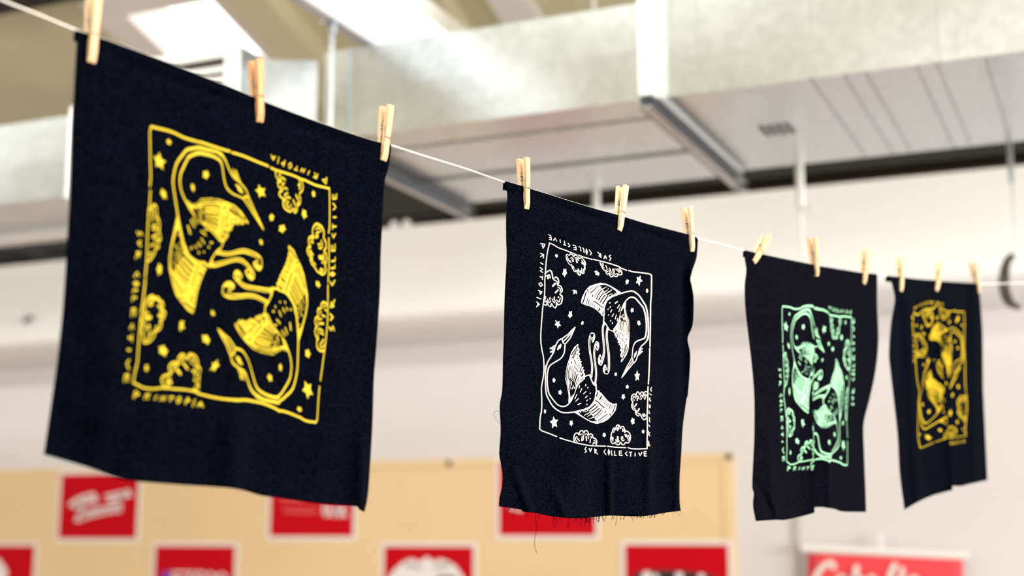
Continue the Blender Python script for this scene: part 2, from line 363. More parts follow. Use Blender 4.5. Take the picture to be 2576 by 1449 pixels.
# small rods behind the ducts
def backrod(px, ytop, ybot, y, r, label, knob=None, mt='white'):
    a = onY(px, ytop, y); b = onY(px, ybot, y); x = (a[0]+b[0])/2
    t = thing('hanger_rod', label, 'rod', (x, y, b[2]), 'hanger rods behind the ducts')
    MB().tube([(x, y, b[2]), (x, y, ceil(y))], r*.55, 8).obj('rod', M[mt], t)
    MB().tube([(x, y, a[2]-.16), (x, y, a[2]+.1)], r*1.4, 8).obj('sleeve', M[mt], t)
    if knob:
        k = onY(knob[0], knob[1], y); MB().tube([(x, y-.004, k[2]), (k[0]+.03, y-.004, k[2])], .012, 8).obj('clip', M[mt], t)
    return t, x
YR = YDB+.16
backrod(2015, 415, 650, YR, .012, 'white hanger rod with a side clip above the mint-print cloth', (2028, 527))
backrod(1500, 470, 545, YR, .011, 'short white hanger rod in the dark gap above the cream-print cloth')
t, xg = backrod(2547, 345, 640, YR, .007, 'thin grey hanger rod at the right edge carrying an open pipe clamp', None, 'rod')
for dx in (0, 15):                                       # open clamp straps
    pts = []
    for (px, py) in ((2549, 640), (2533, 652), (2523, 675), (2518, 705), (2520, 730), (2527, 752), (2540, 766), (2552, 770)):
        f = (py-640)/130
        pts.append(onY(px+dx*min(1, f*2.2+.1), py+dx*.3, YR-.004))
    P = MB(); n = len(pts)
    V = []
    for q in pts: V += [q+(0, -.016, 0), q+(0, .016, 0)]
    o = P.tube(pts, .0095, 8).obj('clamp_strap', M['dark_clip'], t, smooth=True)
# things on the bulkhead
q = onY(80, 805, YB)
t = thing('sensor', 'small black spot sensor on the white bulkhead at far left', 'sensor', (q[0], YB-.02, q[2]-.02))
mm = MB(); d = np.array([.042, 0, .016]); mm.tube([q-d*.55+(0, -.03, 0), q+d*.55+(0, -.03, 0)], .014, 10); mm.obj('sensor_head', M['black'], t)
MB().box(q[0]-.014, q[0]+.014, YB-.028, YB-.001, q[2]-.028, q[2]-.004).obj('mount', M['bulkhead'], t)
for px, lab in ((985, 'left of two round white knobs on top of the bulkhead'), (1016, 'right of two round white knobs on top of the bulkhead')):
    q = onY(px, 572, YB-.0); mm = MB().ball((q[0], YB+.03, zbt+.018), .024)
    tag(mm.obj('knob', M['white'], smooth=True), lab+', beside the big cloth', 'knob', 'knobs on the bulkhead')
for k, (a, b, c_, lab) in enumerate((((-20, 600), (60, 640), (165, 652), 'lowest dark cable sagging in the gap at far left'),
                                  ((-20, 618), (70, 628), (165, 618), 'middle dark cable in the gap at far left'),
                                  ((-20, 606), (80, 612), (165, 602), 'topmost dark cable in the gap at far left'))):
    y = YB+.05-.03*k; pts = []
    for i in range(13):
        s = i/12; px = a[0]*(1-s)**2+2*b[0]*s*(1-s)+c_[0]*s*s; py = a[1]*(1-s)**2+2*b[1]*s*(1-s)+c_[1]*s*s
        pts.append(onY(px, py, y))
    tag(MB().tube(pts, .012, 8).obj('cable', M['cable'], smooth=True), lab, 'cable', 'cables in the gap at left')

# ================================================================== PLYWOOD BOARD, POSTERS, BANNER
YP = YW-.022
zbd = onY(900, 1161, YP)[2]; xbd = onY(1847, 1300, YP)[0]
t = thing('pin_board', 'long birch plywood board on the wall behind the cloths, carrying red posters', 'board', (-4, YP, .5))
bd = MB().box(XL+1, xbd, YP, YW-.001, .55, zbd).obj('board_sheet', M['ply'], t)
mm = MB(); mm.box(XL+1, xbd-.05, YP-.003, YP, zbd-.045, zbd-.036); mm.box(xbd-.055, xbd-.046, YP-.003, YP, .55, zbd-.045); mm.obj('edge_line', M['ply_edge'], t)
for px, py in ((1130, 1166), (1834, 1149)):
    q = onY(px, py, YP); MB().tube([(q[0], YP-.006, q[2]), (q[0], YP, q[2])], .016, 10).obj('screw', M['dark_clip'], t)

def ribbon2(pts, w):
    P = [np.asarray(p, float) for p in pts]
    if len(P) == 1: P = [P[0]-(w*.12, 0), P[0]+(w*.12, 0)]
    V = []; F = []
    n = len(P)
    for i in range(n):
        tg = P[min(i+1, n-1)]-P[max(i-1, 0)]; tg /= np.linalg.norm(tg)+1e-9; nn = np.array([-tg[1], tg[0]])
        V += [P[i]+nn*w/2, P[i]-nn*w/2]
    for i in range(n-1): F.append((2*i, 2*i+1, 2*i+3, 2*i+2))
    for e, sgn in ((0, -1), (n-1, 1)):                   # round caps
        tg = (P[1]-P[0]) if e == 0 else (P[-1]-P[-2]); tg = tg/(np.linalg.norm(tg)+1e-9); nn = np.array([-tg[1], tg[0]])
        b = len(V); V += [P[e]+nn*w*.33+sgn*tg*w*.36, P[e]+sgn*tg*w*.5, P[e]-nn*w*.33+sgn*tg*w*.36]
        f = (2*e, b, b+1, b+2, 2*e+1); F.append(f if sgn > 0 else f[::-1])
    return V, F
def smooth_line(pts, step, closed=False):
    P = [np.asarray(p, float) for p in pts]
    if len(P) < 2: return P
    if len(P) == 2:
        n = max(1, int(np.linalg.norm(P[1]-P[0])/step)); return [P[0]+(P[1]-P[0])*i/n for i in range(n+1)]
    out = []; n = len(P); segs = n if closed else n-1
    for i in range(segs):
        g = lambda k: P[k % n] if closed else P[min(max(k, 0), n-1)]
        p0, p1, p2, p3 = g(i-1), g(i), g(i+1), g(i+2)
        k = max(1, int(np.linalg.norm(p2-p1)/step))
        for j in range(k):
            s = j/k
            out.append(.5*((2*p1)+(-p0+p2)*s+(2*p0-5*p1+4*p2-p3)*s*s+(-p0+3*p1-3*p2+p3)*s**3))
    out.append(P[0] if closed else P[-1]); return out
def fillpoly(poly, grid):
    P = np.asarray(poly, float); n = len(P)
    def inside(x, y):
        c = False; j = n-1
        for i in range(n):
            if (P[i, 1] > y) != (P[j, 1] > y) and x < (P[j, 0]-P[i, 0])*(y-P[i, 1])/(P[j, 1]-P[i, 1])+P[i, 0]: c = not c
            j = i
        return c
    vs = [Vector(p) for p in P]; x = P[:, 0].min()+grid/2
    while x < P[:, 0].max():
        y = P[:, 1].min()+grid/2
        while y < P[:, 1].max():
            if inside(x, y): vs.append(Vector((x, y)))
            y += grid
        x += grid
    V, E, F, *_ = delaunay_2d_cdt(vs, [(i, (i+1) % n) for i in range(n)], [], 0, 1e-5)
    out = []
    for f in F:
        c = sum((np.array(V[i]) for i in f), np.zeros(2))/len(f)
        if inside(c[0], c[1]): out.append(tuple(f))
    return [np.array(v) for v in V], out

RS = .001
def on_board(prims, y):           # flat ink pieces on a poster, from wall-plane pixels
    mm = MB()
    for V, F in prims: mm.add([onY(v[0], v[1], y) for v in V], F)
    return mm
def rib_(pts, w, o=(0, 0), s=1.0): return ribbon2([(o[0]+a/s, o[1]+b/s) for a, b in pts], w)
def pol_(pts, o=(0, 0), s=1.0): return fillpoly([(o[0]+a/s, o[1]+b/s) for a, b in pts], 12)
def poster(pxl, pxr, pyt, pyb, label, inks):
    pm = ((pxl+pxr)/2, (pyt if pyt else pyb))
    xa, xb = onY(pxl, pm[1], YP)[0], onY(pxr, pm[1], YP)[0]
    h = .365
    if pyt: zt = onY(pm[0], pyt, YP)[2]; zb = zt-h
    else: zb = onY(pm[0], pyb, YP)[2]; zt = zb+h
    mg = .024
    t = thing('poster', label, 'poster', ((xa+xb)/2, YP-.002, zb), 'red posters pinned to the plywood board')
    MB().box(xa-mg, xb+mg, YP-.003, YP-.0005, zb-mg, zt+mg).obj('paper', M['paper'], t)
    t = MB().box(xa, xb, YP-.0036, YP-.0031, zb, zt).obj('red_panel', M['red'], t)
    for nm, mt, prims, lv in inks:
        on_board(prims, YP-.0042-lv*.0005).obj(nm, M[mt], t)
s = 7.243; o_ = (140, 1170)
scr = [rib_(p, w/s, o_, s) for p, w in (
    ([(260, 720), (400, 620), (560, 560), (700, 530), (735, 580), (640, 645), (500, 700), (340, 770)], 60), ([(480, 640), (420, 770)], 60),
    ([(620, 690), (700, 660), (760, 650)], 45), ([(920, 565), (1050, 540), (1200, 505), (1330, 470)], 55),
    ([(960, 650), (1100, 620), (1250, 570), (1370, 530)], 60), ([(1240, 500), (1180, 600)], 50),
    ([(480, 780), (430, 900), (370, 1020), (450, 1000)], 60), ([(430, 880), (600, 840), (740, 800), (900, 780), (1050, 740), (1190, 700)], 50),
    ([(520, 975), (600, 945), (700, 920), (800, 895), (950, 865), (1100, 840), (1190, 850)], 45),
    ([(560, 850), (540, 950), (620, 840), (620, 940), (700, 820), (700, 920), (780, 800), (790, 900), (860, 790), (870, 880), (950, 770), (960, 860), (1040, 750), (1050, 850), (1130, 720), (1130, 840), (1200, 700), (1190, 860)], 40))]
poster(157, 350, 1192, None, 'red poster with slanted white brush script in two lines, left under the big cloth', [('lettering', 'ink_white', scr, 0)])
poster(-107, 88, 1373, None, 'red poster cut by the bottom left corner of the picture', [('emblem', 'ink_white', [pol_([(-40, 1500), (-40, 1402), (-2, 1405), (12, 1424), (20, 1440), (14, 1460), (-4, 1500)])], 0)])
lt = [rib_(p, 6) for p in ([(436, 1441), (434, 1475)], [(432, 1440), (458, 1439)], [(434, 1457), (454, 1456)], [(436, 1475), (458, 1474)],
    [(462, 1440), (488, 1439)], [(476, 1440), (476, 1475)], [(514, 1443), (500, 1439), (491, 1447), (500, 1456), (512, 1463), (504, 1474), (491, 1471)],
    [(528, 1440), (519, 1450), (519, 1464), (529, 1475), (540, 1464), (540, 1449), (529, 1440)], [(557, 1440), (547, 1450), (547, 1464), (557, 1475), (568, 1464), (568, 1449), (557, 1440)])]
poster(393, 592, 1374, None, 'red poster with white capitals after a small violet square, bottom left', [('lettering', 'ink_white', lt, 0), ('square_mark', 'ink_violet', [pol_([(408, 1437), (428, 1437), (427, 1470), (407, 1470)])], 0)])
zz = [rib_([(712+i*8.5, 1272+(14 if i % 2 else 0)) for i in range(11)], 3.6), rib_([(704, 1254), (760, 1258)], 6), rib_([(716, 1288), (792, 1290)], 4)]
bw = [rib_(p, 7) for p in ([(816, 1268), (815, 1298)], [(816, 1268), (830, 1272), (826, 1282), (833, 1292), (815, 1298)], [(838, 1298), (845, 1268), (853, 1298)], [(840, 1288), (851, 1288)], [(858, 1298), (858, 1268), (869, 1273), (860, 1284), (870, 1298)])]
poster(680, 888, None, 1349, 'red poster with pink and white lettering below the big cloth\'s right end', [('lettering', 'ink_pink', zz, 0), ('block_letters', 'ink_white', bw, 0)])
s = 9.54; o_ = (950, 1340)
dome = pol_([(230, 1300), (240, 1150), (280, 1040), (400, 880), (560, 740), (700, 655), (840, 620), (960, 690), (1060, 660), (1180, 570), (1300, 650), (1370, 690), (1500, 620), (1680, 680), (1880, 800), (2050, 1040), (2100, 1180), (2100, 1300)], o_, s)
gm = [rib_([(690, 780), (850, 800), (1010, 840)], 9, o_, s), rib_([(1380, 830), (1520, 800), (1690, 775)], 9, o_, s)]
poster(968, 1191, 1375, None, 'red poster with a white scalloped dome emblem', [('emblem', 'ink_white', [dome], 0), ('emblem_shading', 'ink_grey', gm[:1], 1), ('emblem_shading', 'ink_grey', gm[1:], 1), ('emblem_mark', 'ink_black', [rib_([(1450, 1080), (1650, 1060), (1850, 1085)], 8, o_, s)], 1)])
poster(1257, 1498, None, 1347, 'plain red poster behind the frayed hem of the cream-print cloth', [('lettering', 'ink_white', [rib_([(1285, 1278), (1312, 1283)], 7), rib_([(1300, 1240), (1460, 1238)], 12)], 0)])
s = 8.31; o_ = (1550, 1340)
blk = pol_([(270, 1250), (290, 980), (350, 890), (470, 830), (700, 795), (1000, 780), (1400, 800), (1700, 830), (1950, 870), (2080, 920), (2120, 1020), (2120, 1250)], o_, s)
def disc(c, r, k=14): return pol_([(c[0]+r*math.cos(2*math.pi*i/k), c[1]+r*math.sin(2*math.pi*i/k)) for i in range(k)], o_, s)
poster(1573, 1831, 1371, None, 'red poster with a black rounded panel of pale spots, rightmost on the board', [('black_panel', 'ink_black', [blk], 0), ('pale_spot', 'ink_white', [disc((640, 915), 110)], 1), ('pale_spot', 'ink_white', [disc((830, 930), 65)], 2), ('pale_spot', 'ink_white', [disc((1320, 915), 90)], 1), ('pale_spot', 'ink_white', [disc((1780, 930), 75)], 1)])
# hanging banner
YH = YW-.05
bl = [onY(*p, YH) for p in ((2016, 1369), (2438, 1388), (2437, 1405), (2016, 1388))]
t = thing('hanging_banner', 'bright red banner with white script hanging from a white rail at lower right', 'banner', tuple(bl[0]*.5+bl[1]*.5-(0, 0, .9)))
ax = (bl[1]-bl[0]); L_ = np.linalg.norm(ax); ax /= L_; dn = np.array([ax[2], 0, -ax[0]])
mm = MB(); c0 = bl[0]+dn*.018; mm.tube([c0, c0+ax*L_], .019, 14); mm.obj('rail', M['white'], t, smooth=False)
cl = [onY(2028, 1391, YH), onY(2429, 1408, YH)]
V = []; F = []
a0 = c0+ax*.028+dn*.0; a1 = c0+ax*(L_-.028)
nb = 16
for j in range(nb+1):
    for i in range(13):
        q = a0+(a1-a0)*i/12+dn*(1.0*j/nb); q = q+np.array([0, .004*math.sin(i*.6+j*.2), 0]); V.append(q)
for j in range(nb):
    for i in range(12): F.append((j*13+i, (j+1)*13+i, (j+1)*13+i+1, j*13+i+1))
ob = obj('banner_sheet', V, F, M['pink_red'], t, smooth=True); sd = ob.modifiers.new('thickness', 'SOLIDIFY'); sd.thickness = .002
s = 5.481; o_ = (1990, 1340)
scr = [rib_(smooth_line(p, 12), w/s, o_, s) for p, w in (
    ([(590, 480), (570, 430), (530, 415), (450, 460), (380, 540), (330, 640), (310, 760), (380, 830), (480, 780), (520, 680)], 78),
    ([(740, 620), (680, 610), (620, 680), (640, 790), (720, 760), (760, 620), (770, 790)], 62), ([(905, 480), (890, 620), (880, 820), (960, 800), (1010, 700), (950, 640), (890, 690)], 85),
    ([(1060, 720), (1140, 690), (1130, 610), (1080, 640), (1070, 760), (1160, 800)], 60), ([(1430, 450), (1380, 560), (1360, 700), (1370, 820)], 85), ([(1530, 500), (1535, 580), (1500, 660)], 70),
    ([(1640, 640), (1720, 620), (1700, 760), (1640, 810)], 60))]
mm = MB()
for V2, F2 in scr: mm.add([onY(v[0], v[1], YH-.011) for v in V2], F2)
mm.obj('lettering', M['paper'], ob)
q = onY(2220, 1362, YH); cpt = c0+ax*L_*.487
MB().tube([(cpt[0], YH, cpt[2]+.01), (cpt[0]-.01, YH, cpt[2]+.06), (cpt[0], YH, cpt[2]+.085), (cpt[0]+.01, YH, cpt[2]+.06), (cpt[0], YH, cpt[2]+.01)], .005, 6).obj('hook', M['white'], t)

# ================================================================== THE LINE OF CLOTHS
ZL = lambda px: 252.0/(187.8-.0434*px)                   # distance of the line along its length
PA, PB = at(192., 80., ZL(192.)), at(2470., 712., ZL(2470.))
dl = PB-PA; dl[2] = 0; dl /= np.linalg.norm(dl)
NP = np.array([dl[1], -dl[0], 0])                        # cloth plane normal, towards the camera
if NP@(CAM-PA) < 0: NP = -NP
onF = lambda px, py, off=0.0: onP(px, py, PA, NP, off)

def tps(src, dst, lam=1.0):
    src = np.asarray(src, float); dst = np.asarray(dst, float); n = len(src)
    U = lambda r2: np.where(r2 > 1e-9, r2*np.log(r2+1e-12), 0)
    K = U(((src[:, None]-src[None])**2).sum(-1))+lam*np.eye(n)*100
    P = np.c_[np.ones(n), src]; A = np.zeros((n+3, n+3)); A[:n, :n] = K; A[:n, n:] = P; A[n:, :n] = P.T
    w = np.linalg.solve(A, np.r_[dst, np.zeros((3, 2))])
    def f(p):
        p = np.asarray(p, float); k = U(((p[:, None]-src[None])**2).sum(-1)); return k@w[:n]+np.c_[np.ones(len(p)), p]@w[n:]
    return f

# ---- the print, traced in the frame of the cream-print cloth (lower bird; the upper one is its half-turn)
S_ = 12.075
O = dict(A=(1350, 810), B=(1350, 920), C=(1420, 850), D=(1440, 950), E=(1350, 1020), F=(1430, 1040), G=(1530, 1040), H=(1540, 930),
         I=(1340, 580), J=(1340, 680), K=(1440, 600), L=(1540, 640), N=(1480, 780), Q=(1550, 850), R=(1550, 740))
def tr(spec):                     # "A 1,2 3,4 B 5,6": crop letter switches the frame
    out = []; o = None
    for tk in spec.split():
        if tk in O: o = O[tk]
        else:
            a, b = tk.split(','); out.append((o[0]+float(a)/S_, o[1]+float(b)/S_))
    return out
class Art:
    def __init__(s): s.V = []; s.F = []; s.m = []; s.l = []
    def add(s, V, F, mi=0, ly=0):
        n = len(s.V); s.V += [np.asarray(v, float) for v in V]; s.l += [ly]*len(V)
        for f in F: s.F.append(tuple(i+n for i in f)); s.m.append(mi)
    def line(s, spec, w=38, mi=0, ly=0, closed=False, soft=True):
        p = tr(spec) if isinstance(spec, str) else spec
        if len(p) > 1:
            if soft or closed: p = smooth_line(p, 2.6, closed)
            else:
                q = []
                for a, b in zip(p[:-1], p[1:]): q += smooth_line([a, b], 2.6)[:-1]
                p = q+[np.asarray(p[-1])]
        V, F = ribbon2(p, w*(1.22 if mi else .90)/S_); s.add(V, F, mi, ly)
    def poly(s, spec, mi=0, ly=0):
        p = tr(spec) if isinstance(spec, str) else spec; V, F = fillpoly(p, 4.5); s.add(V, F, mi, ly)
    def mapped(s, f):
        a = Art(); a.V = list(f(np.array(s.V))); a.F = list(s.F); a.m = list(s.m); a.l = list(s.l); return a
low = Art()
# head, beak, neck, body
low.line('B 285,0 268,150 268,450 275,700 300,880 370,1030 470,1200 580,1310 750,1410 900,1430 1100,1410 1270,1370 1449,1325 D 400,940 520,890 600,800 670,690 700,580 715,440', 38)
low.line('B 290,-10 A 275,1449 300,1330 330,1230 385,1130 450,1030 505,940 540,850 555,760 590,690 640,590 700,535 770,510', 38)
low.line('A 770,510 860,440 960,370 1060,260 1165,165 1100,310 1030,470 960,560 870,670', 38, soft=False)
low.poly('A 1185,150 1150,150 1040,275 1065,370 1110,300')
low.line('A 775,515 790,610 820,650 870,665', 34); low.line('A 805,595 900,505 1040,350', 36)
low.line('A 860,680 855,780 845,900 810,1000 740,1100 640,1170 520,1240 420,1310 370,1380 350,1449 B 350,120 325,250 320,450 335,650 370,830 440,950 530,1070 620,1170 720,1225 820,1240 910,1210 980,1150 1050,1060 1110,930 1160,790 1210,660 1290,530 1449,390 C 600,1190 690,1140 780,1130', 38)
low.poly('A 395,800 490,735 570,690 565,760 545,860 520,925 480,925 410,925 395,905 470,865 495,830 405,828')
low.line('A 460,795 540,745', 14, 1, 1); low.line('A 470,890 530,850', 12, 1, 1)
low.poly('A 745,655 755,730 718,812 685,805 650,858 625,850 632,780 660,720')
# upper wing
low.poly('C 60,1449 25,1250 40,1000 80,820 150,620 200,450 290,290 395,190 425,200 405,300 445,310 460,370 425,450 470,470 445,535 425,570 465,590 445,635 490,650 465,700 522,715 495,785 532,815 505,870 580,890 555,950 605,980 580,1045 632,1100 600,1195 540,1240 470,1310 410,1400 B 1220,650 1160,790 1110,920 1050,1060 980,1150 965,1100 960,900 925,700 885,430')
for sp, w in (('C 378,250 365,315 270,430 215,520', 26), ('C 425,350 330,430 240,610', 20), ('C 352,450 270,620', 18), ('C 400,495 398,515', 26), ('C 395,600 388,640', 18),
              ('C 310,665 300,715', 18), ('C 440,660 425,690', 18), ('C 352,725 330,795', 18), ('C 455,735 400,885', 12), ('C 385,785 362,835', 14), ('C 460,830 430,935', 12), ('C 515,895 470,1025', 24), ('C 545,990 505,1060', 20), ('C 562,1095 530,1160', 34),
              ('C 205,725 215,765', 26), ('C 290,850 440,1050', 14), ('C 478,1110 497,1165', 12),
              ('C 130,770 90,900 75,1100 70,1300', 15), ('C 180,850 130,1000 118,1250', 15), ('C 205,870 165,1000 150,1180', 10), ('C 240,890 200,1100 182,1250', 10), ('C 275,935 225,1280', 15), ('C 310,1000 240,1290', 10),
              ('C 340,1045 278,1320', 20), ('C 390,1110 310,1370', 28), ('C 440,1190 350,1410', 15), ('C 470,1270 390,1420', 9),
              ('B 905,60 890,430 950,780 985,1080', 9), ('B 940,100 920,430 985,790', 9)):
    low.line(sp, w, 1, 1)
low.poly('B 990,340 1060,440 1130,490 1190,600 1190,680 1140,860 1060,930 1030,970 1010,800 985,520', 1, 1)
for sp, w in (('B 1012,450 1012,560', 22), ('B 1060,480 1060,590', 24), ('B 1025,612 1025,614', 24), ('B 1030,660 1030,662', 22), ('B 1038,700 1042,710', 24), ('B 1080,660 1085,710', 22), ('B 1115,590 1108,680', 22), ('B 1158,640 1148,695', 22), ('B 1105,880 1085,960', 22), ('B 1065,930 1055,1000', 20)):
    low.line(sp, w, 0, 2)
# lower wing
low.poly('D 40,1045 180,1000 400,940 520,890 600,800 670,690 700,580 720,430 770,392 815,390 835,440 880,465 900,505 935,520 952,568 990,588 1012,638 1045,655 1062,698 1100,715 1132,752 1180,762 1200,795 1240,785 1262,818 1330,775 1352,800 1320,975 1230,1115 1100,1255 960,1345 740,1405 560,1355 400,1265 200,1145 60,1062')
low.poly('D 170,1045 340,1005 490,962 505,1000 560,1085 640,1200 700,1250 770,1312 700,1330 560,1318 400,1228 225,1108', 1, 1)
for sp, w in (('D 772,445 733,565', 28), ('D 828,512 772,625', 11), ('D 888,555 835,665', 30), ('D 938,597 890,725', 11), ('D 972,645 930,745', 9), ('D 1002,692 968,800', 15), ('D 1062,750 1018,855', 13), ('D 1108,785 1065,870', 14), ('D 1162,815 1115,945', 17), ('D 1220,835 1165,975', 15), ('D 1305,845 1215,1080', 22),
              ('D 700,688 780,740 860,830 972,912', 24), ('D 1140,1105 1165,1150', 24), ('D 698,815 600,900 505,985', 30), ('D 768,865 700,930 565,1035', 27), ('D 812,935 700,1035 570,1115', 27), ('D 876,970 780,1085 650,1185', 25), ('D 932,1012 850,1110 705,1225', 15), ('D 1015,1030 985,1065', 22), ('D 1065,1108 930,1200 790,1308', 20), ('D 1092,1168 960,1270 795,1358', 11), ('D 1030,1140 900,1230', 7)):
    low.line(sp, w, 1, 1)
for sp, w in (('D 345,1035 347,1036', 28), ('D 385,1035 410,1033', 24), ('D 475,995 440,1018', 26), ('D 425,1095 427,1105', 24), ('D 395,1120 368,1145', 24), ('D 520,1060 455,1105', 26), ('D 585,1105 495,1152', 24), ('D 458,1178 464,1184', 26), ('D 508,1243 514,1247', 22), ('D 556,1235 570,1230', 24), ('D 650,1195 590,1222', 26), ('D 745,1252 690,1277', 26), ('D 735,1312 758,1305', 24), ('D 180,1045 215,1095', 18), ('D 240,1035 260,1062', 16)):
    low.line(sp, w, 0, 2)
# breast dashes
for sp, w in (('D 405,208 400,248', 32), ('D 472,298 462,312', 32), ('D 217,238 205,312', 26), ('D 288,330 236,440', 28), ('D 408,428 342,488', 30), ('D 546,468 536,482', 30), ('D 452,558 398,608', 30), ('D 550,632 528,646', 30), ('D 462,678 428,708', 26), ('D 436,810 442,812', 42), ('D 138,508 74,642', 24), ('D 184,632 106,714', 28), ('D 254,782 168,816', 34)):
    low.line(sp, w)
# legs
low.line('D 735,425 722,330 712,240 645,205 600,120 560,20 C 770,1150', 40)
low.line('C 815,1190 825,1100 840,950 835,800 805,600 770,400 755,200 N 30,1050 35,900 60,780 105,705 160,715 180,790 165,880 135,960', 62)
low.line('C 930,1440 945,1300 960,1120 955,950 930,750 905,550 905,400 930,250 975,125 1020,170 1028,260 1000,360', 60)
low.line('N 125,860 135,900', 90); low.line('C 985,240 990,300', 95); low.poly('C 860,1340 960,1340 985,1449 D 720,240 640,200')
low.line('C 812,1150 828,1000 838,900 830,790 800,600 770,420 755,300 755,120', 9, 1, 1); low.line('N 30,1100 40,900 70,800', 12, 1, 1); low.line('N 95,755 130,745', 58, 1, 1); low.line('N 115,845 130,905', 16, 1, 1)
low.line('C 940,1250 955,1080 948,930 925,750 905,560 910,400 930,260', 10, 1, 1); low.line('C 950,190 985,135', 16, 1, 1); low.line('C 968,255 1000,325', 24, 1, 1)
# clouds
low.line('F 185,880 165,780 180,660 230,600 290,600 320,660 335,580 390,515 440,540 470,600 500,530 540,515 590,560 625,650 680,615 730,650 750,740 800,755 845,800 860,880 840,950', 36)
for sp, w in (('F 270,860 215,800 225,725 262,705', 26), ('F 265,750 330,830', 36), ('F 360,650 400,620 450,660 460,740 440,820', 26), ('F 415,700 400,830', 30), ('F 495,650 530,610 585,640 605,765', 26), ('F 535,690 552,825', 38), ('F 655,720 690,695 705,755', 24), ('F 662,780 658,885', 30), ('F 770,815 810,840 800,915', 22), ('F 760,880 745,935', 30)):
    low.line(sp, w)
low.line('G 90,700 75,760 85,850 140,925 190,900 215,870 240,930 290,955 350,930 375,870 420,945 480,950 530,880 590,900 650,850 675,740 665,640 610,560 545,535 500,580 500,480 450,395 400,400 370,460 340,370 290,345 245,400 235,500 190,430 145,470 130,550 95,610', 34, closed=True)
for sp, w in (('G 150,840 110,775 112,720', 26), ('G 140,720 150,775', 32), ('G 230,790 255,865 320,865 335,835', 26), ('G 290,715 290,820', 58), ('G 400,715 402,790 450,840 490,800', 26), ('G 435,700 447,775', 28), ('G 515,640 535,700', 44), ('G 560,650 590,765', 24), ('G 600,825 640,745 605,660', 24), ('G 195,470 170,580', 26), ('G 290,440 285,515', 42), ('G 300,385 325,475', 20), ('G 435,460 435,545', 24), ('G 470,480 465,545', 18)):
    low.line(sp, w)
low.line('H 1070,680 1010,660 970,700 960,800 930,680 880,680 845,770 810,690 770,670 730,740 725,810 690,740 630,750 590,820 585,920 635,995 595,1050 600,1140 650,1220 712,1230 705,1290 740,1370 800,1405 850,1350 890,1430 G 1050,170 1100,195 1150,150 1185,100', 30)
for sp, w in (('H 625,890 660,800 708,865', 26), ('H 665,923 667,927', 42), ('H 745,850 780,790 822,890', 24), ('H 768,870 762,935', 32), ('H 865,830 900,770 942,855', 24), ('H 885,860 870,905', 28), ('H 985,790 1020,740 1052,805', 22), ('H 1012,815 988,900', 30), ('H 635,1065 640,1140 702,1182', 24), ('H 740,1040 690,1110', 42), ('H 722,1225 752,1310 825,1332', 24), ('H 820,1190 780,1260', 46), ('G 1040,30 1080,100 1155,45', 26), ('G 1085,15 1095,50', 44)):
    low.line(sp, w)
# stars
def star(x, y, rx, ry, rot=0.0, k=5, inner=.46):
    return [(x+rx*(1 if i % 2 == 0 else inner)*math.sin(rot+math.pi*i/k), y-ry*(1 if i % 2 == 0 else inner)*math.cos(rot+math.pi*i/k)) for i in range(2*k)]
LSTAR = [(1394, 1063, 11, 16, -.15), (1437, 1064.5, 5, 8.5, .5), (1371, 1035, 3.2, 6.2, -.2), (1393.5, 956.5, 4.4, 6.8, .1), (1409, 987, 5, 7, .3), (1520, 1094, 5, 6.5, .6), (1603, 946, 7, 14, -.05),
         (1578, 973, 4.4, 5.6, .2), (1568, 998, 5, 7.6, .6), (1549, 941.6, 3.6, 5.6, .3), (1591.7, 1059.5, 5.5, 9.5, -.3), (1618, 1085.5, 4, 5.2, 0)]
for a in LSTAR: low.poly(star(*a, inner=.5 if a[2] > 6 else .66))
# lettering along the long side
lon = Art()
for sp in ('F 540,1015 500,1085 550,1150 500,1190', 'F 630,1065 665,1170 705,1060', 'F 795,1080 805,1205', 'F 795,1085 860,1120 815,1160 885,1235', 'F 1120,1100 1075,1165 1140,1255',
           'F 1225,1095 1247,1180 1225,1270 1204,1180 1225,1095', 'F 1305,1130 1310,1260 1345,1265', 'F 1400,1150 1405,1270 1449,1275',
           'G 410,1140 335,1145 340,1270 425,1270', 'G 338,1205 405,1200', 'G 570,1170 520,1215 575,1280', 'G 645,1180 715,1180', 'G 680,1185 682,1300', 'G 818,1205 818,1295',
           'G 930,1200 970,1285 1025,1180', 'G 1155,1155 1090,1162 1100,1295 1165,1295', 'G 1095,1225 1150,1220'):
    lon.line(sp, 29, soft=False)
upp = Art()                       # lettering along the short side
for sp in ('I 240,395 375,415 318,545 290,430', 'I 240,690 335,735 322,835', 'I 240,795 300,750 325,800', 'I 240,975 315,1025', 'I 230,1125 305,1180 230,1220 305,1275',
           'J 300,180 295,285', 'J 225,190 295,230', 'J 190,415 245,370 305,455 240,485 190,415', 'J 170,610 285,655 235,735 215,650', 'J 130,825 250,870', 'J 125,960 205,1035 115,1105'):
    upp.line(sp, 30, soft=False)
upp.poly('J 140,1000 205,1035 140,1085')
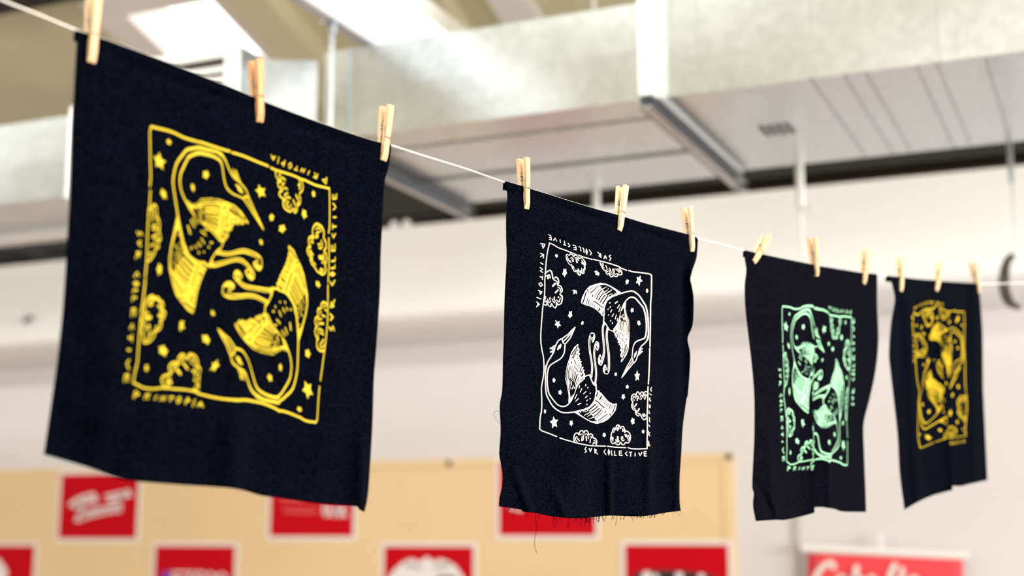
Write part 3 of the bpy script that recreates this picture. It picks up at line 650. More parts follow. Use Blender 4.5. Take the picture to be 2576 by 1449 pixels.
# matching marks on the two halves (lower, upper)
PAIR = [((1446.5, 823), (1564, 950)), ((1383, 880), (1617, 881)), ((1407, 872), (1598, 893)), ((1454.5, 867), (1562.4, 910)), ((1471, 947), (1543.8, 833)), ((1550.5, 1016), (1463, 764.6)), ((1505, 985), (1515.4, 792)),
        ((1445, 1037.5), (1562.4, 736.5)), ((1431, 1014), (1574, 759)), ((1371, 960), (1631.6, 801)), ((1489, 836), (1527, 942)), ((1501, 857), (1511, 921)), ((1486, 946), (1529.7, 826)), ((1497, 967), (1519.8, 813)),
        ((1394, 1063), (1607, 704.6)), ((1437, 1064.5), (1578.5, 708.7)), ((1371, 1035), (1627.8, 731.5)), ((1393.5, 956.5), (1607, 813.7)), ((1409, 987), (1590, 780.6)), ((1520, 1094), (1504, 688.6)), ((1603, 946), (1403, 815)),
        ((1578, 973), (1434.8, 793.5)), ((1568, 998), (1446.8, 727)), ((1549, 941.6), (1465, 812)), ((1591.7, 1059.5), (1421, 685)), ((1618, 1085.5), (1400.5, 643)),
        ((1443.7, 1112), (1560, 676)), ((1500, 1119), (1509, 659)), ((1535.4, 1095), (1473.5, 672)), ((1586.7, 1100), (1424, 650)), ((1588, 1002), (1414.5, 750)), ((1629, 987), (1366, 763)), ((1627, 1050), (1372.5, 687)),
        ((1541.9, 1041.9), (1473, 731)), ((1519.5, 1061.1), (1493, 716.5)), ((1501.3, 1066.1), (1510, 711.5)), ((1473.1, 1054.5), (1536, 719)), ((1422, 953.5), (1582, 804)), ((1423.3, 932.8), (1583.5, 825)), ((1432.4, 901.3), (1582, 865)), ((1444, 874), (1576, 893)),
        ((1358, 1080), (1640, 691)), ((1628, 1129), (1382, 612)), ((1368.5, 925), (1635, 850)),
        ]
LO = [p[0] for p in PAIR]; UPP = [p[1] for p in PAIR]
art = Art()
def join(a):
    n = len(art.V); art.V += list(a.V); art.l += a.l; art.m += a.m; art.F += [tuple(i+n for i in f) for f in a.F]
join(low); join(low.mapped(tps(LO, UPP, .6)))
brd = Art()
for sp in ('I 510,375 490,470 450,650 425,830 400,1050 385,1300 J 370,300 370,550 355,800 325,1000 300,1200 280,1449 A 130,300 130,600 160,850 210,1100 225,1449 B 225,100 200,350 155,600 145,750 155,1000 155,1200 140,1449 E 140,200 105,400 93,712',
           'E 93,708 150,765 350,840 610,945', 'E 705,985 850,1035 1100,1105 1300,1160 F 200,885 450,940 650,975 850,985 1130,993', 'F 1180,995 1449,1030 G 250,1030 535,1040', 'G 605,1040 700,1070 900,1080 1185,1070',
           'L 1197,640 1195,900 1190,1200 1170,1449 R 1045,350 1045,680', 'R 1040,710 1040,1000 1030,1449 Q 1030,260', 'Q 1020,315 1015,600 1000,1000 980,1400', 'H 1090,515 1080,900 1070,1200 1060,1449 G 1190,300 1185,700 1182,1070',
           'I 512,378 650,440 790,525 1000,600 1340,740', 'K 185,500 300,550 600,635', 'K 640,635 850,685 1100,750 1300,815 1449,870 L 200,385 440,485', 'L 500,485 610,525 800,545 1050,580 1150,600 1200,642'):
    brd.line(sp, 33)
join(brd)
def text_line(kind, start, mid, end, u0, u1=None):
    """carry a lettering strip (source: long or short side) to the curve start-mid-end, letters standing along u"""
    u1 = u1 or u0; a = lon if kind == 'L' else upp; V = np.array(a.V)
    if kind == 'L':
        s = (V[:, 0]-1473)/150.2; yc = lag(s, .586, 1131, 1139.8, 1142); t = (yc-V[:, 1])/14.5
    else:
        s = (V[:, 1]-619)/147; t = (V[:, 0]-(1365.5-12*s))/11
    sm = .586 if kind == 'L' else .5
    out = np.stack([lag(s, sm, start[k], mid[k], end[k])+t*(u0[k]*(1-s)+u1[k]*s) for k in (0, 1)], 1)
    b = Art(); b.V = list(out); b.F = list(a.F); b.m = list(a.m); b.l = list(a.l); return b
def lag(s, sm, a, m_, b): return a*(s-sm)*(s-1)/sm+m_*s*(s-1)/(sm*(sm-1))+b*s*(s-sm)/(1-sm)

# ---- where those marks fall on the other three cloths
CORN = [(1382, 612), (1640, 691), (1628, 1129), (1358, 1080)]
low1 = [(548.6, 828), (611, 955), (601, 908), (592, 815.5), (666.6, 789), (727, 620), (699, 717.6), (752, 857), (724, 882), (702, 1017), (558, 735), (586, 693), (671, 764), (683.7, 730),
        (774, 980), (774, 890), (753.6, 1029.7), (677.5, 949), (705.5, 924), (800, 714.5), (541, 921)]
up1 = [(663, 577), (590, 426), (604, 476), (624, 562), (561, 609), (488, 786), (517, 672), (446, 544), (469, 506), (498, 366.5), (660, 657), (642, 693), (549, 629), (529.5, 665.6),
       (400.5, 407.5), (411, 485), (425, 357), (520, 441), (485.5, 473), (402, 672), (655.6, 482)]
# (half-turn: the marks of the lower bird carry to the lower-right bird of the upright prints)
K1 = list(zip(LO[:20], low1[:20]))+list(zip(UPP[:20], up1[:20]))
K1 += [((1603, 946), (655.6, 482)), ((1578, 973), (683, 547)), ((1568, 998), (709, 575)), ((1549, 941.6), (657, 609.5)), ((1591.7, 1059.5), (765, 538)), ((1618, 1085.5), (789, 488)),
       ((1403, 815), (541, 921)), ((1434.8, 793.5), (520.7, 853.7)), ((1446.8, 727), (449, 817)), ((1465, 812), (534.7, 787.5)), ((1421, 685), (410, 882)), ((1400.5, 643), (368, 925)),
       ((1560, 676), (379, 523)), ((1509, 659), (372, 659)), ((1473.5, 672), (393, 744)), ((1424, 650), (372, 863)), ((1366, 763), (500, 991)), ((1372.5, 687), (414, 974)),
       ((1535.4, 1095), (802, 690)), ((1586.7, 1100), (800, 562)), ((1629, 987), (694, 430)), ((1627, 1050), (757, 452)), ((1588, 1002), (728, 532)),
       ((1382, 612), (336, 963)), ((1640, 691), (378, 316)), ((1628, 1129), (829, 474)), ((1358, 1080), (796, 1062)),
       ((1636.5, 797), (496, 356)), ((1635, 873.6), (581, 382)), ((1631, 969), (678, 419)), ((1579, 680), (377.5, 474)), ((1491, 653), (366, 700)), ((1453, 641.7), (355, 792)),
       ((1404.7, 1100), (805, 964)), ((1525.7, 1122), (825, 713)), ((1577, 1126), (827, 593)), ((1364, 800), (498, 988)), ((1366, 890), (604, 1005)), ((1361, 985), (704, 1036)),
       ]
UO = [(1536, 719), (1510, 711.5), (1493, 716.5), (1473, 731)]; LW = [(1473.1, 1054.5), (1501.3, 1066.1), (1519.5, 1061.1), (1541.9, 1041.9)]
UW = [(1582, 804), (1583.5, 825), (1582, 865), (1576, 893)]; LU = [(1422, 953.5), (1423.3, 932.8), (1432.4, 901.3), (1444, 874)]
K1 += list(zip(UO, [(429.5, 620.6), (426, 678), (436, 721), (457, 761)]))+list(zip(LW, [(770, 792), (774, 741), (764.6, 689), (747, 649)]))
K1 += list(zip(UW, [(504, 500), (533, 497.5), (573, 509), (607, 532)]))+list(zip(LU, [(687, 894), (653, 887), (618.5, 861), (595.6, 827)]))
K3L = [((1640, 691), (1968, 769)), ((1382, 612), (1979.5, 1161)), ((1564, 950), (2066, 886)), ((1574, 759), (2000.6, 873)), ((1631.6, 801), (2015, 781)), ((1562.4, 736.5), (1998, 908)), ((1463, 764.6), (2034.6, 1038.4)), ((1515.4, 792), (2039.5, 960.6)),
       ((1562.4, 910), (2051.8, 879.5)), ((1543.8, 833), (2042.7, 915)), ((1617, 881), (2055.7, 827.6)), ((1607, 704.6), (1977, 822.7)), ((1578.5, 708.7), (1984, 868)), ((1627.8, 731.5), (1986, 790)), ((1590, 780.6), (2003.8, 848.7)), ((1607, 813.7), (2021.6, 822.7)),
       ((1504, 688.6), (1986, 981.6)), ((1446.8, 727), (2015, 1064)), ((1421, 685), (2005.4, 1109.8)), ((1400.5, 643), (1988, 1138)), ((1579, 680), (1969, 865)), ((1491, 653), (1972, 998)), ((1636.5, 797), (2013, 776)), ((1635, 873.6), (2046, 771.5)), ((1631, 969), (2084, 788)),
       ((1364, 800), (2040, 1165)), ((1372.5, 687), (2011, 1161)), ((1366, 763), (2047, 1160)), ((1414.5, 750), (2040, 1108)), ((1424, 650), (1989, 1098)), ((1473.5, 672), (1989, 1028)), ((1509, 659), (1975, 972)), ((1560, 676), (1972, 893)),
       ((1528, 942), (2070, 940)), ((1511, 921), (2057, 960)), ((1529.7, 826), (2041, 938)), ((1519.8, 813), (2036, 958)), ((1603, 946), (2074, 828)), ((1549, 941.6), (2068.7, 905.4))]
K3R = [((1628, 1129), (2142.6, 798.4)), ((1358, 1080), (2131, 1169.8)), ((1564, 950), (2073.5, 886)), ((1431, 1014), (2104, 1066)), ((1371, 960), (2091, 1153)), ((1445, 1037.5), (2113, 1060)), ((1550.5, 1016), (2102.7, 904)), ((1505, 985), (2091, 964)), ((1486, 946), (2072, 999.5)), ((1497, 967), (2086.5, 972)),
       ((1603, 946), (2072.9, 828)), ((1578, 973), (2085, 865)), ((1568, 998), (2094.6, 878)), ((1591.7, 1059.5), (2117, 848.7)), ((1618, 1085.5), (2127, 811)), ((1549, 941.6), (2068.7, 905.4)), ((1520, 1094), (2129.6, 950)), ((1437, 1064.5), (2120.6, 1064)), ((1394, 1063), (2121, 1119.5)), ((1371, 1035), (2115.7, 1152)), ((1409, 987), (2100, 1093)), ((1393.5, 956.5), (2085.9, 1112)),
       ((1629, 987), (2088, 793.5)), ((1627, 1050), (2114, 798)), ((1588, 1002), (2098, 852)), ((1586.7, 1100), (2132, 855)), ((1535.4, 1095), (2132, 931)), ((1500, 1119), (2134, 980)), ((1443.7, 1112), (2130, 1056)), ((1404.7, 1100), (2132, 1105)), ((1361, 985), (2085, 1160)), ((1367, 905), (2051, 1157)),
       ((1454.5, 867), (2047, 1035)), ((1471, 947), (2073, 1020)), ((1501, 857), (2032, 993)), ((1407, 872), (2046, 1115)), ((1616, 881), (2054, 827)), ((1635, 880), (2049, 773)), ((1631, 969), (2085, 788))]
K4L = [((1382, 612), (2298.7, 787)), ((1358, 1080), (2315.3, 1126.6)), ((1454.5, 867), (2341.5, 932)), ((1471, 947), (2376, 977.5)), ((1431, 1014), (2358, 1039.6)), ((1371, 975), (2314, 1041)), ((1418, 1037), (2330.5, 1077)), ((1500, 1027), (2385, 1050)), ((1509.6, 712.4), (2359.4, 811.8)), ((1463, 764.6), (2340, 856)), ((1515.4, 792), (2364, 858.7)),
       ((1446.8, 727), (2320.8, 834)), ((1434.8, 793.5), (2333, 910)), ((1403, 815), (2324, 916.7)), ((1465, 812), (2349.8, 906.5)), ((1394, 1063), (2336, 1100)), ((1437, 1064.5), (2365.8, 1082)), ((1409, 987), (2337, 1036)), ((1393.5, 956.5), (2320.8, 1017.5)), ((1400.5, 643), (2306, 819)),
       ((1372.5, 687), (2303, 845)), ((1414.5, 750), (2332, 870)), ((1366, 763), (2303, 897)), ((1424, 650), (2321, 795)), ((1473.5, 672), (2347, 809)), ((1491, 653), (2355, 769)), ((1437, 636), (2327, 778)), ((1404.7, 1100), (2352, 1112)), ((1470, 1117), (2384, 1100)), ((1360, 860), (2308, 964)), ((1446.5, 823), (2340, 903)), ((1380, 880), (2319, 970)), ((1520, 1094), (2391, 1078))]
K4R = [((1640, 691), (2425.7, 784)), ((1628, 1129), (2430.4, 1096)), ((1562.4, 736.5), (2383, 829.7)), ((1605, 735), (2402, 822.8)), ((1631.6, 801), (2423, 864)), ((1574, 759), (2391, 845)), ((1562.4, 910), (2385.7, 948.5)), ((1543.8, 833), (2369, 893)), ((1564, 950), (2389.8, 977.5)), ((1607, 704.6), (2409, 803.5)), ((1578.5, 708.7), (2388.4, 810)), ((1627.8, 731.5), (2420, 818)),
       ((1603, 946), (2410.5, 973)), ((1578, 973), (2396, 992.7)), ((1568, 998), (2390.6, 1042)), ((1591.7, 1059.5), (2407.8, 1061.7)), ((1618, 1085.5), (2422, 1080)), ((1588, 1002), (2409, 1016)), ((1629, 987), (2431, 998)), ((1627, 1050), (2430, 1055)), ((1586.7, 1100), (2407, 1082)), ((1535.4, 1095), (2384, 1085)), ((1560, 676), (2385.7, 787)), ((1504, 688.6), (2360, 800)), ((1590, 780.6), (2403, 859)), ((1607, 813.7), (2409, 876)),
       ((1509.6, 712.4), (2358, 812)), ((1579, 680), (2399, 781)), ((1491, 655), (2355, 769)), ((1635, 873.6), (2428, 920)), ((1577, 1126), (2404, 1099)), ((1525, 1122), (2381, 1103)), ((1616, 881), (2415, 925)), ((1529, 826), (2362, 888)), ((1526, 942), (2366, 950))]

K3L += list(zip(UO, [(1994, 934.6), (1993.4, 967), (1997.3, 996), (2010, 1019)]))
K3R += list(zip(LW, [(2120.6, 1009), (2123, 964), (2119, 941), (2110.8, 921.6)]))
K4L += list(zip(UO[2:], [(2349.8, 820), (2343, 836.6)]))+list(zip(LU, [(2336, 1002), (2332, 986), (2329, 961), (2334.6, 939)]))

# ---- cloth surfaces
def arc(poly, n, closed=False):
    P = np.array(smooth_line(poly, 1.5)); d = np.r_[0, np.cumsum(np.linalg.norm(np.diff(P, axis=0), axis=1))]; d /= d[-1]
    s = np.linspace(0, 1, n); return np.c_[np.interp(s, d, P[:, 0]), np.interp(s, d, P[:, 1])]
def coons(top, bot, lef, rig, nu, nv):
    T, B, Lf, R = arc(top, nu), arc(bot, nu), arc(lef, nv), arc(rig, nv)
    u = np.linspace(0, 1, nu)[None, :, None]; v = np.linspace(0, 1, nv)[:, None, None]
    return ((1-v)*T[None]+v*B[None]+(1-u)*Lf[:, None]+u*R[:, None]
            - ((1-u)*(1-v)*T[0]+u*(1-v)*T[-1]+(1-u)*v*B[0]+u*v*B[-1]))
def bump(x, c, w): return np.exp(-((x-c)/w)**2)
def wrinkle(px, py, seed, amp=.0007):
    r = np.random.RandomState(seed); z = 0
    for k in range(7):
        a = r.uniform(-.5, .5)+(.0 if k % 2 else 1.2); f = r.uniform(.018, .06); ph = r.uniform(0, 6.3)
        z = z+np.sin((px*math.cos(a)+py*math.sin(a)*.55)*f+ph+1.6*np.sin((px*math.sin(a)-py*.6)*f*.4+ph*2))
    return amp*z/2.2
def lerp(y, *kv):
    return np.interp(y, [k for k, _ in kv], [v for _, v in kv])
def topzone(v): return 1-np.clip(1-v, 0, 1)
# relief of each cloth towards the camera, from where its folds run
def d1(px, py):
    top = 80+(px-192)*.36; v = np.clip((py-top)/900, 0, 1)
    z = wrinkle(px, py, 3, .0022)*(.3+v)*np.clip(v*5, 0, 1)
    z += v*(.009*bump(px, 590+.0*py, 34)*lerp(py, (800, 0), (1100, 1), (1300, 1))+.008*bump(px, 905+(1280-py)*.03, 16)*lerp(py, (1000, 0), (1150, 1)))
    z += .012*v*np.sin((px-150)/250)*v - .02*v*bump(px, 150, 90)
    z += .006*bump(px+.55*(py-1000), 430, 60)*lerp(py, (930, 0), (1050, 1), (1200, .4))
    z -= .004*bump(py-top, 34, 14)*np.clip(1-bump(px, 232, 60)-bump(px, 655, 60)-bump(px, 968, 60), 0, 1)
    return z
def d2(px, py):
    top = 458+(px-1272)*.30; v = np.clip((py-top)/750, 0, 1)
    z = wrinkle(px, py, 5, .0024)*(.35+v*.8)*np.clip(v*5, 0, 1)
    z += v*(.006*bump(px, 1533, 9)*lerp(py, (1000, 0), (1180, 1))+.006*bump(px, 1632, 12)*lerp(py, (880, 0), (1100, 1))+.006*bump(px, 1702, 9)*lerp(py, (1000, 0), (1100, 1))
          + .007*bump(px-.36*(py-1200), 1300, 11)*lerp(py, (1160, 0), (1230, 1)) + .005*bump(px-.45*(py-1240), 1396, 12)*lerp(py, (1200, 0), (1250, 1)))
    z += .012*lerp(py, (640, 0), (690, 1), (780, .7), (1000, .5))*bump(px, 1745, 14)-.006*bump(px, 1720, 18)*lerp(py, (640, 0), (720, 1), (1100, .6))
    z -= .004*bump(py-top, 22, 10)*np.clip(1-bump(px, 1326, 40)-bump(px, 1560, 40)-bump(px, 1743, 40), 0, 1)
    return z
XF3 = lambda y: lerp(y, (660, 2046), (770, 2049), (1000, 2048), (1290, 2049))
HF3 = lambda y: lerp(y, (660, .5), (770, 4), (900, 20), (1290, 24))
DF3 = lambda y: lerp(y, (660, 0), (770, .004), (900, .010), (1290, .013))
def d3(px, py, side):
    z = wrinkle(px, py, 8, .0018)*np.clip((py-690-(px-1990)*.16)/90, 0, 1); xf = XF3(py); dd = DF3(py)
    z += .004*bump(px, 1930+(py-1100)*.1, 14)*lerp(py, (1050, 0), (1200, 1))+.004*bump(px, 2085, 10)*lerp(py, (1000, 0), (1150, 1))
    z -= .004*bump(px-.5*(py-1280), 1935, 10)*lerp(py, (1180, 0), (1240, 1))
    return z+(dd*np.exp(-np.clip(xf-px, 0, 400)/26) if side == 'L' else -dd*np.exp(-np.clip(px-xf+HF3(py), 0, 400)/30))
XF4 = lambda y: lerp(y, (700, 2357), (812, 2364), (900, 2370), (1050, 2383), (1240, 2397))
HF4 = lambda y: lerp(y, (700, .5), (780, 5), (860, 24), (1240, 26))
DF4 = lambda y: lerp(y, (700, .0), (770, .005), (860, .014), (1240, .017))
def d4(px, py, side):
    z = wrinkle(px, py, 11, .0018)*np.clip((py-730)/80, 0, 1); xf = XF4(py); dd = DF4(py)
    z += .004*bump(px, 2290+(py-900)*.05, 14)*lerp(py, (720, .3), (900, 1))+.004*bump(px, 2450, 12)
    return z+(dd*np.exp(-np.clip(xf-px, 0, 400)/22) if side == 'L' else -dd*np.exp(-np.clip(px-xf+HF4(py), 0, 400)/26))

def cloth_mesh(name, cols, label, mt):
    """cols: (nv, nu, 2) pixels and (nv, nu) relief; adds the hem turned over the line and down behind it"""
    PX, DZ = cols; nv, nu = DZ.shape
    G = onF(PX[..., 0], PX[..., 1], DZ)
    rows = []
    for up, back in ((-.010, .0046), (-.007, .0045), (-.003, .0042), (.0010, .0034), (.0018, .0018), (.0012, .0006)):
        rows.append(G[0]+np.array([0, 0, up])-NP*back)
    A = np.concatenate([np.array(rows), G], 0); k = A.shape[0]
    F = [(j*nu+i, (j+1)*nu+i, (j+1)*nu+i+1, j*nu+i+1) for j in range(k-1) for i in range(nu-1)]
    o = obj(name, A.reshape(-1, 3), F, mt, loc=tuple(G[0].mean(0)), smooth=True)
    s = o.modifiers.new('thickness', 'SOLIDIFY'); s.thickness = .0007; s.offset = -1
    tag(o, label, 'cloth', 'printed cloths on the line'); return o
def print_on(cl, maps, ink, gap, texts):
    V = []; F = []; mi = []
    jobs = [(art, f, dz, keep) for f, dz, keep in maps]
    for tx in texts:
        tx, only = tx if isinstance(tx, tuple) else (tx, None)
        for k, (f, dz, keep) in enumerate(maps):
            if only is None or only == k: jobs.append((tx, None, dz, keep))
    for ar, f, dz, keep in jobs:
        A = np.array(ar.V); ly = np.array(ar.l)
        q = f(A) if f else A; ok = keep(q[:, 0], q[:, 1])
        P = onF(q[:, 0], q[:, 1], dz(q[:, 0], q[:, 1])+.0006+ly*.00025); n = len(V); V += list(P)
        for fc, m_ in zip(ar.F, ar.m):
            if all(ok[i] for i in fc): F.append(tuple(i+n for i in fc)); mi.append(m_)
    # unused vertices out, one winding
    used = sorted({i for f in F for i in f}); ix = {a: b for b, a in enumerate(used)}
    V = np.array(V)[used]; F2 = []
    for f in F:
        f = [ix[i] for i in f]; a, b, c = V[f[0]], V[f[1]], V[f[2]]
        if np.dot(np.cross(b-a, c-a), NP) < 0: f = f[::-1]
        F2.append(f)
    o = obj('print', V, F2, [ink, gap], cl, mi=mi); return o
ALL = lambda x, y: np.ones(len(x), bool)

top1 = [(192, 77), (225, 88), (260, 99), (300, 113), (400, 150), (500, 189), (600, 229), (680, 263), (800, 308), (900, 343), (960, 361), (985, 366)]
lef1 = [(192, 77), (193, 110), (188, 200), (182, 320), (178, 440), (172, 560), (160, 760), (145, 900), (130, 1010), (111, 1143)]
rig1 = [(985, 366), (978, 420), (968, 460), (962, 560), (958, 640), (956, 730), (948, 860), (941, 950), (937, 1070), (930, 1190), (925, 1250), (917, 1288)]
bot1 = [(111, 1143), (220, 1175), (297, 1203), (345, 1211), (447, 1219), (587, 1229), (656, 1246), (700, 1252), (800, 1266), (894, 1274), (902, 1281), (917, 1288)]
P1 = coons(top1, bot1, lef1, rig1, 130, 150)
c1_ = cloth_mesh('printed_cloth', (P1, d1(P1[..., 0], P1[..., 1])), 'big black cloth with a yellow crane print, first on the left and nearest', M['cloth'])
print_on(c1_, [(tps([a for a, _ in K1], [b for _, b in K1], .5), d1, ALL)], INK['y1'], M['cloth'],
         [text_line('L', (834, 827), (838, 624), (842, 495), (-13, 0)), text_line('L', (352, 587), (336, 785), (318, 951), (13, 2)),
          text_line('S', (344, 993), (424, 1007), (505, 1017), (2, -18)), text_line('S', (816, 453), (750, 421), (687, 397), (0, 17))])

top2 = [(1271, 459), (1284, 461), (1312, 469), (1333, 476), (1395, 495), (1499, 527), (1554, 542), (1620, 562), (1650, 570), (1728, 590), (1750, 597), (1756, 601)]
lef2 = [(1271, 459), (1275, 475), (1277, 500), (1274, 545), (1274, 600), (1275, 650), (1270, 750), (1268, 850), (1266, 900), (1264, 980), (1258, 1020), (1260, 1080), (1257, 1130), (1257, 1148), (1265, 1190), (1264, 1225), (1258, 1250), (1256, 1274)]
rig2 = [(1756, 601), (1755, 620), (1752, 650), (1740, 685), (1736, 703), (1741, 725), (1745, 752), (1743, 814), (1730, 851), (1736, 897), (1731, 988), (1727, 1006), (1718, 1072), (1714, 1139), (1710, 1203), (1710, 1261), (1713, 1285)]
bot2 = [(1256, 1274), (1311, 1282), (1315, 1287), (1350, 1291), (1394, 1300), (1452, 1304), (1501, 1300), (1533, 1297), (1597, 1299), (1640, 1296), (1672, 1290), (1713, 1285)]
P2 = coons(top2, bot2, lef2, rig2, 130, 160)
c2_ = cloth_mesh('printed_cloth', (P2, d2(P2[..., 0], P2[..., 1])), 'black cloth with a cream crane print and frayed hem, second from left', M['cloth'])
print_on(c2_, [(None, d2, ALL)], INK['w'], M['cloth'],
         [lon, upp, text_line('L', (1535, 649), (1446, 623), (1384, 597), (1, 14)), text_line('S', (1632.5, 1115), (1635, 1043), (1637.5, 979), (-5, 0))])
# frayed hem
rs = np.random.RandomState(4); hem = np.array(smooth_line(bot2, 1.0)); mm = MB()
for k in range(84):
    i = rs.randint(20, len(hem)-2); x, y = hem[i]
    ln = rs.uniform(6, 18)*(1.7 if rs.rand() < .3 and x < 1560 else 1)*(.6 if x > 1600 else 1)
    if x < 1380 and rs.rand() < .6: continue
    ph = rs.uniform(0, 6); sl = rs.uniform(-.45, .45); pts = []
    for j in range(8):
        s = j/7; pts.append(onF(x+sl*ln*s+1.6*math.sin(ph+s*5), y-2+ln*s, float(d2(np.float64(x), np.float64(y)))-.0004))
    mm.tube(pts, .0003, 4)
for (x, y) in ((1700, 1287), (1706, 1287), (1712, 1286), (1690, 1290)):
    mm.tube([onF(x+j*.8, y-1+j*2, 0.0) for j in range(8)], .00018, 4)
fr_ = mm.obj('frayed_threads', M['cloth'], c2_); fr_['kind'] = 'stuff'; fr_['label'] = 'frayed dark threads along the hem'
MB().tube([onF(a, b, .001) for a, b in smooth_line([(1347, 1290), (1348, 1310), (1350, 1328), (1346, 1350), (1345, 1370), (1348, 1385), (1351, 1392)], 3)], .0003, 5).obj('loose_thread', M['cloth'], c2_)
MB().tube([onF(a, b, .001) for a, b in smooth_line([(1258, 1066), (1250, 1058), (1244, 1048), (1242, 1040), (1246, 1035), (1253, 1034), (1258, 1038)], 2)], .00018, 5).obj('loose_thread', M['cloth'], c2_)

def split_cloth(tl, tr_, bl_, br, lef, rig, XF, HF, dz, y0, ybl, ybr, name, label, mt, nu=70, nv=130):
    ys = np.linspace(y0, ybl, 24); fl = [(float(XF(y)), y) for y in ys]
    ys2 = np.linspace(y0, ybr, 24); fr = [(float(XF(y)-HF(y)), y) for y in ys2]
    A = coons(tl, bl_, lef, fl, nu, nv); B = coons(tr_, br, fr, rig, nu, nv)
    DA = dz(A[..., 0], A[..., 1], 'L'); DB = dz(B[..., 0], B[..., 1], 'R')
    mids = []; md = []
    for k in (.3, .7): mids.append(A[:, -1]*(1-k)+B[:, 0]*k); md.append(DA[:, -1]*(1-k)+DB[:, 0]*k)
    PX = np.concatenate([A, np.stack(mids, 1), B], 1); DZ = np.concatenate([DA, np.stack(md, 1), DB], 1)
    return cloth_mesh(name, (PX, DZ), label, mt)
lef3 = [(1874, 631), (1874, 650), (1878, 680), (1874, 720), (1876, 780), (1884, 850), (1893, 930), (1898, 1000), (1898, 1100), (1893, 1217), (1897, 1240), (1895, 1272), (1902, 1311)]
rig3 = [(2207, 691), (2207, 731), (2207, 772), (2210, 855), (2203, 930), (2189, 999), (2176, 1048), (2172, 1080), (2174, 1145), (2178, 1250), (2179, 1288)]
y3 = 667
c3_ = split_cloth([(1874, 631), (1900, 637), (1950, 648), (2000, 658), (float(XF3(y3)), y3)], [(float(XF3(y3)-HF3(y3)), y3), (2060, 670), (2120, 680), (2170, 687), (2207, 691)],
                  [(1902, 1311), (1950, 1308), (1975, 1308), (2017, 1299), (float(XF3(1290)), 1290)], [(float(XF3(1276)-HF3(1276)), 1277), (2052, 1276), (2071, 1276), (2101, 1281), (2122, 1287), (2179, 1288)],
                  lef3, rig3, XF3, HF3, d3, y3, 1290, 1277, 'printed_cloth', 'black cloth with a mint green crane print, third from left', M['cloth2'])
print_on(c3_, [(tps([a for a, _ in K3L], [b for _, b in K3L], .5), lambda x, y: d3(x, y, 'L'), lambda x, y: x < XF3(y)+.2),
               (tps([a for a, _ in K3R], [b for _, b in K3R], .5), lambda x, y: d3(x, y, 'R'), lambda x, y: (x > XF3(y)-np.minimum(HF3(y), 3)) & ~((y < 800) & (x < XF3(y)+.2)))], INK['m'], M['cloth2'],
         [text_line('L', (1962, 930), (1967, 1053), (1971, 1154), (6.5, 0)), text_line('L', (2145, 1017), (2147, 900), (2147, 808), (-6.5, 0)),
          (text_line('S', (1985, 1178), (2029, 1180), (2074, 1182), (0, -11)), 0), text_line('S', (2139, 785), (2113, 780), (2087, 774), (0, 10))])
lef4 = [(2232, 695), (2242, 708), (2248, 730), (2251, 745), (2251, 760), (2246, 789), (2241, 823), (2237, 892), (2242, 944), (2249, 1005), (2259, 1099), (2264, 1190), (2276, 1282)]
rig4 = [(2457, 714), (2462, 722), (2465, 740), (2468, 780), (2470, 809), (2472, 850), (2473, 961), (2475, 1016), (2481, 1140), (2484, 1208)]
y4 = 707
c4_ = split_cloth([(2232, 695), (2259, 698), (2277, 700), (2312, 704), (float(XF4(y4)), y4)], [(float(XF4(y4)-HF4(y4)), y4), (2368, 709), (2414, 712), (2457, 714)],
                  [(2276, 1282), (2309, 1263), (2342, 1248), (2372, 1239), (float(XF4(1234)), 1233)], [(float(XF4(1224)-HF4(1224)), 1225), (2402, 1223), (2417, 1223), (2447, 1216), (2484, 1208)],
                  lef4, rig4, XF4, HF4, d4, y4, 1233, 1225, 'printed_cloth', 'black cloth with a golden yellow crane print, last on the right and smallest', M['cloth'])
print_on(c4_, [(tps([a for a, _ in K4L], [b for _, b in K4L], .5), lambda x, y: d4(x, y, 'L'), lambda x, y: x < XF4(y)+.2),
               (tps([a for a, _ in K4R], [b for _, b in K4R], .5), lambda x, y: d4(x, y, 'R'), lambda x, y: x > XF4(y)-3)], INK['y2'], M['cloth'],
         [text_line('L', (2371, 766), (2330, 763), (2301, 775), (0, 8)), (text_line('L', (2374, 1117), (2404, 1113), (2426, 1110), (0, -8)), 1),
          text_line('S', (2295, 800), (2297, 853), (2299, 907), (4.5, 0)), text_line('S', (2428, 1088), (2430, 1044), (2432, 1000), (-3, 0))])

# ---- the string, running inside the turned hems
line_px = [(-160, -78), (0, -2), (100, 38), (192, 76)]+top1[1:]+[(1060, 390), (1170, 424)]+top2+[(1810, 613)]+[(1874, 631), (1950, 648), (2046, 667), (2120, 680), (2207, 691)]+[(2232, 695), (2312, 704), (2368, 709), (2457, 714), (2576, 712), (2700, 706)]
pts = [onF(np.float64(a), np.float64(b), -.0020) for a, b in smooth_line(line_px, 12)]
tag(MB().tube(pts, .00115, 8).obj('clothes_line', M['rope'], smooth=True), 'thin white cotton string from which the four black cloths hang', 'string')

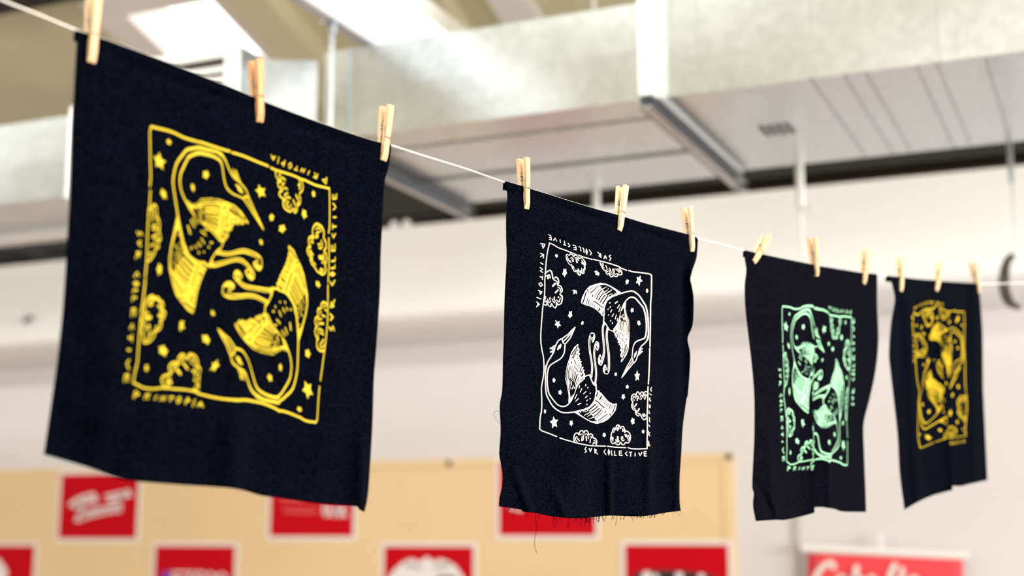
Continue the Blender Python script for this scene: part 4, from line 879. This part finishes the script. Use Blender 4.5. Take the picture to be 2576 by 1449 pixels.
# ---- clothespins
def helix(n=4, r=.0030, x0=-.0056, x1=.0056):
    return [np.array([x0+(x1-x0)*i/(n*12), r*math.cos(2*math.pi*i/12), .016+r*math.sin(2*math.pi*i/12)]) for i in range(n*12+1)]
def half_profile(sg):
    inner = [(.0009, -.0285), (.0013, -.021), (.0009, -.018), (.0009, -.008), (.0022, -.003), (.0024, .001), (.0012, .005), (.0012, .0095), (.0026, .012), (.0026, .0195), (.0019, .024), (.0038, .0435)]
    outer = [(.0092, .0435), (.0084, .020), (.0070, .0022), (.0059, .0014), (.0059, .0), (.0066, -.0008), (.0056, -.020), (.0030, -.0285)]
    return [(sg*a, b) for a, b in inner+outer]
def pin_parts():
    out = []
    for sg in (1, -1):
        mm = MB(); pr = half_profile(sg); mm.extrude_x(pr if sg < 0 else pr[::-1], -.0046, .0046); out.append(mm)
    w = MB(); w.tube(helix(), .0007, 6)
    w.tube([(-.0056, -.0026, .0165), (-.0055, -.0050, .006), (-.0054, -.0068, .0007), (0, -.0066, .0007), (.0052, -.0066, .0007)], .0006, 6)
    w.tube([(.0056, .0026, .0165), (.0055, .0050, .006), (.0054, .0064, .0007), (0, .0064, .0007), (-.0052, .0064, .0007)], .0006, 6)
    w.tube([(-.0056, .0010, .0135), (-.0055, -.0020, .004), (-.0054, -.0066, -.004)], .0006, 6)
    out.append(w); return out
PPARTS = pin_parts(); PMESH = {}
def pin(bot, top, wood_, label, spread=1.0):
    cen = (np.array(bot)*.62+np.array(top)*.38)
    # front jaw centre line lies ~5 mm in front of the cloth plane
    b = onF(np.float64(bot[0]), np.float64(bot[1]), .0032); tdir = onF(np.float64(top[0]), np.float64(top[1]), .0066)-b
    tdir -= NP*(tdir@NP); tdir /= np.linalg.norm(tdir)
    o3 = b+tdir*.0285-NP*.0032
    xax = np.cross(NP, tdir)
    Mx = Matrix(((xax[0], NP[0], tdir[0]), (xax[1], NP[1], tdir[1]), (xax[2], NP[2], tdir[2]))).to_4x4()
    Mx.translation = Vector(o3)
    t = bpy.data.objects.new('clothespin', None); C.objects.link(t); t.matrix_world = Mx; t.empty_display_size = .02
    tag(t, label, 'clothespin', 'wooden clothespins on the line')
    for i, nm in enumerate(('prong', 'prong', 'spring')):
        key = (i, wood_)
        if key not in PMESH:
            me = bpy.data.meshes.new(nm); me.from_pydata(PPARTS[i].V, [], PPARTS[i].F); me.materials.append(M[wood_] if i < 2 else M['wire']); me.update(); PMESH[key] = me
        p = bpy.data.objects.new(nm, PMESH[key]); C.objects.link(p); p.parent = t
        if i < 2: bevel(p, .0007, 2)
PINS = [((231, 157), (246, -18), 'pine', 'clothespin at the left top corner of the big yellow-print cloth'),
        ((655, 307), (652, 153), 'pine3', 'orange-brown clothespin at the middle of the big yellow-print cloth'),
        ((966, 404), (982, 263), 'pine', 'clothespin at the right top corner of the big yellow-print cloth'),
        ((1326, 526), (1325, 399), 'pine', 'upright clothespin at the left of the cream-print cloth, in sharp focus'),
        ((1560, 580), (1575, 464), 'pine2', 'pale clothespin at the middle of the cream-print cloth'),
        ((1743, 633), (1737, 528), 'pine2', 'pale clothespin at the right top corner of the cream-print cloth'),
        ((1898, 659), (1950, 571), 'pine', 'strongly tilted clothespin at the left of the mint-print cloth'),
        ((2057, 695), (2051, 600), 'pine', 'upright clothespin at the middle of the mint-print cloth'),
        ((2175, 714), (2186, 622), 'pine', 'clothespin at the right end of the mint-print cloth, leaning right'),
        ((2268, 733), (2273, 651), 'pine2', 'clothespin at the left of the last, golden-print cloth'),
        ((2357, 731), (2374, 649), 'pine2', 'clothespin at the middle of the last, golden-print cloth, leaning right'),
        ((2465, 737), (2454, 658), 'pine2', 'clothespin at the right end of the last, golden-print cloth, rightmost of all')]
for a in PINS: pin(*a)
for o in list(bpy.data.objects):
    if '_b' in o: del o['_b']
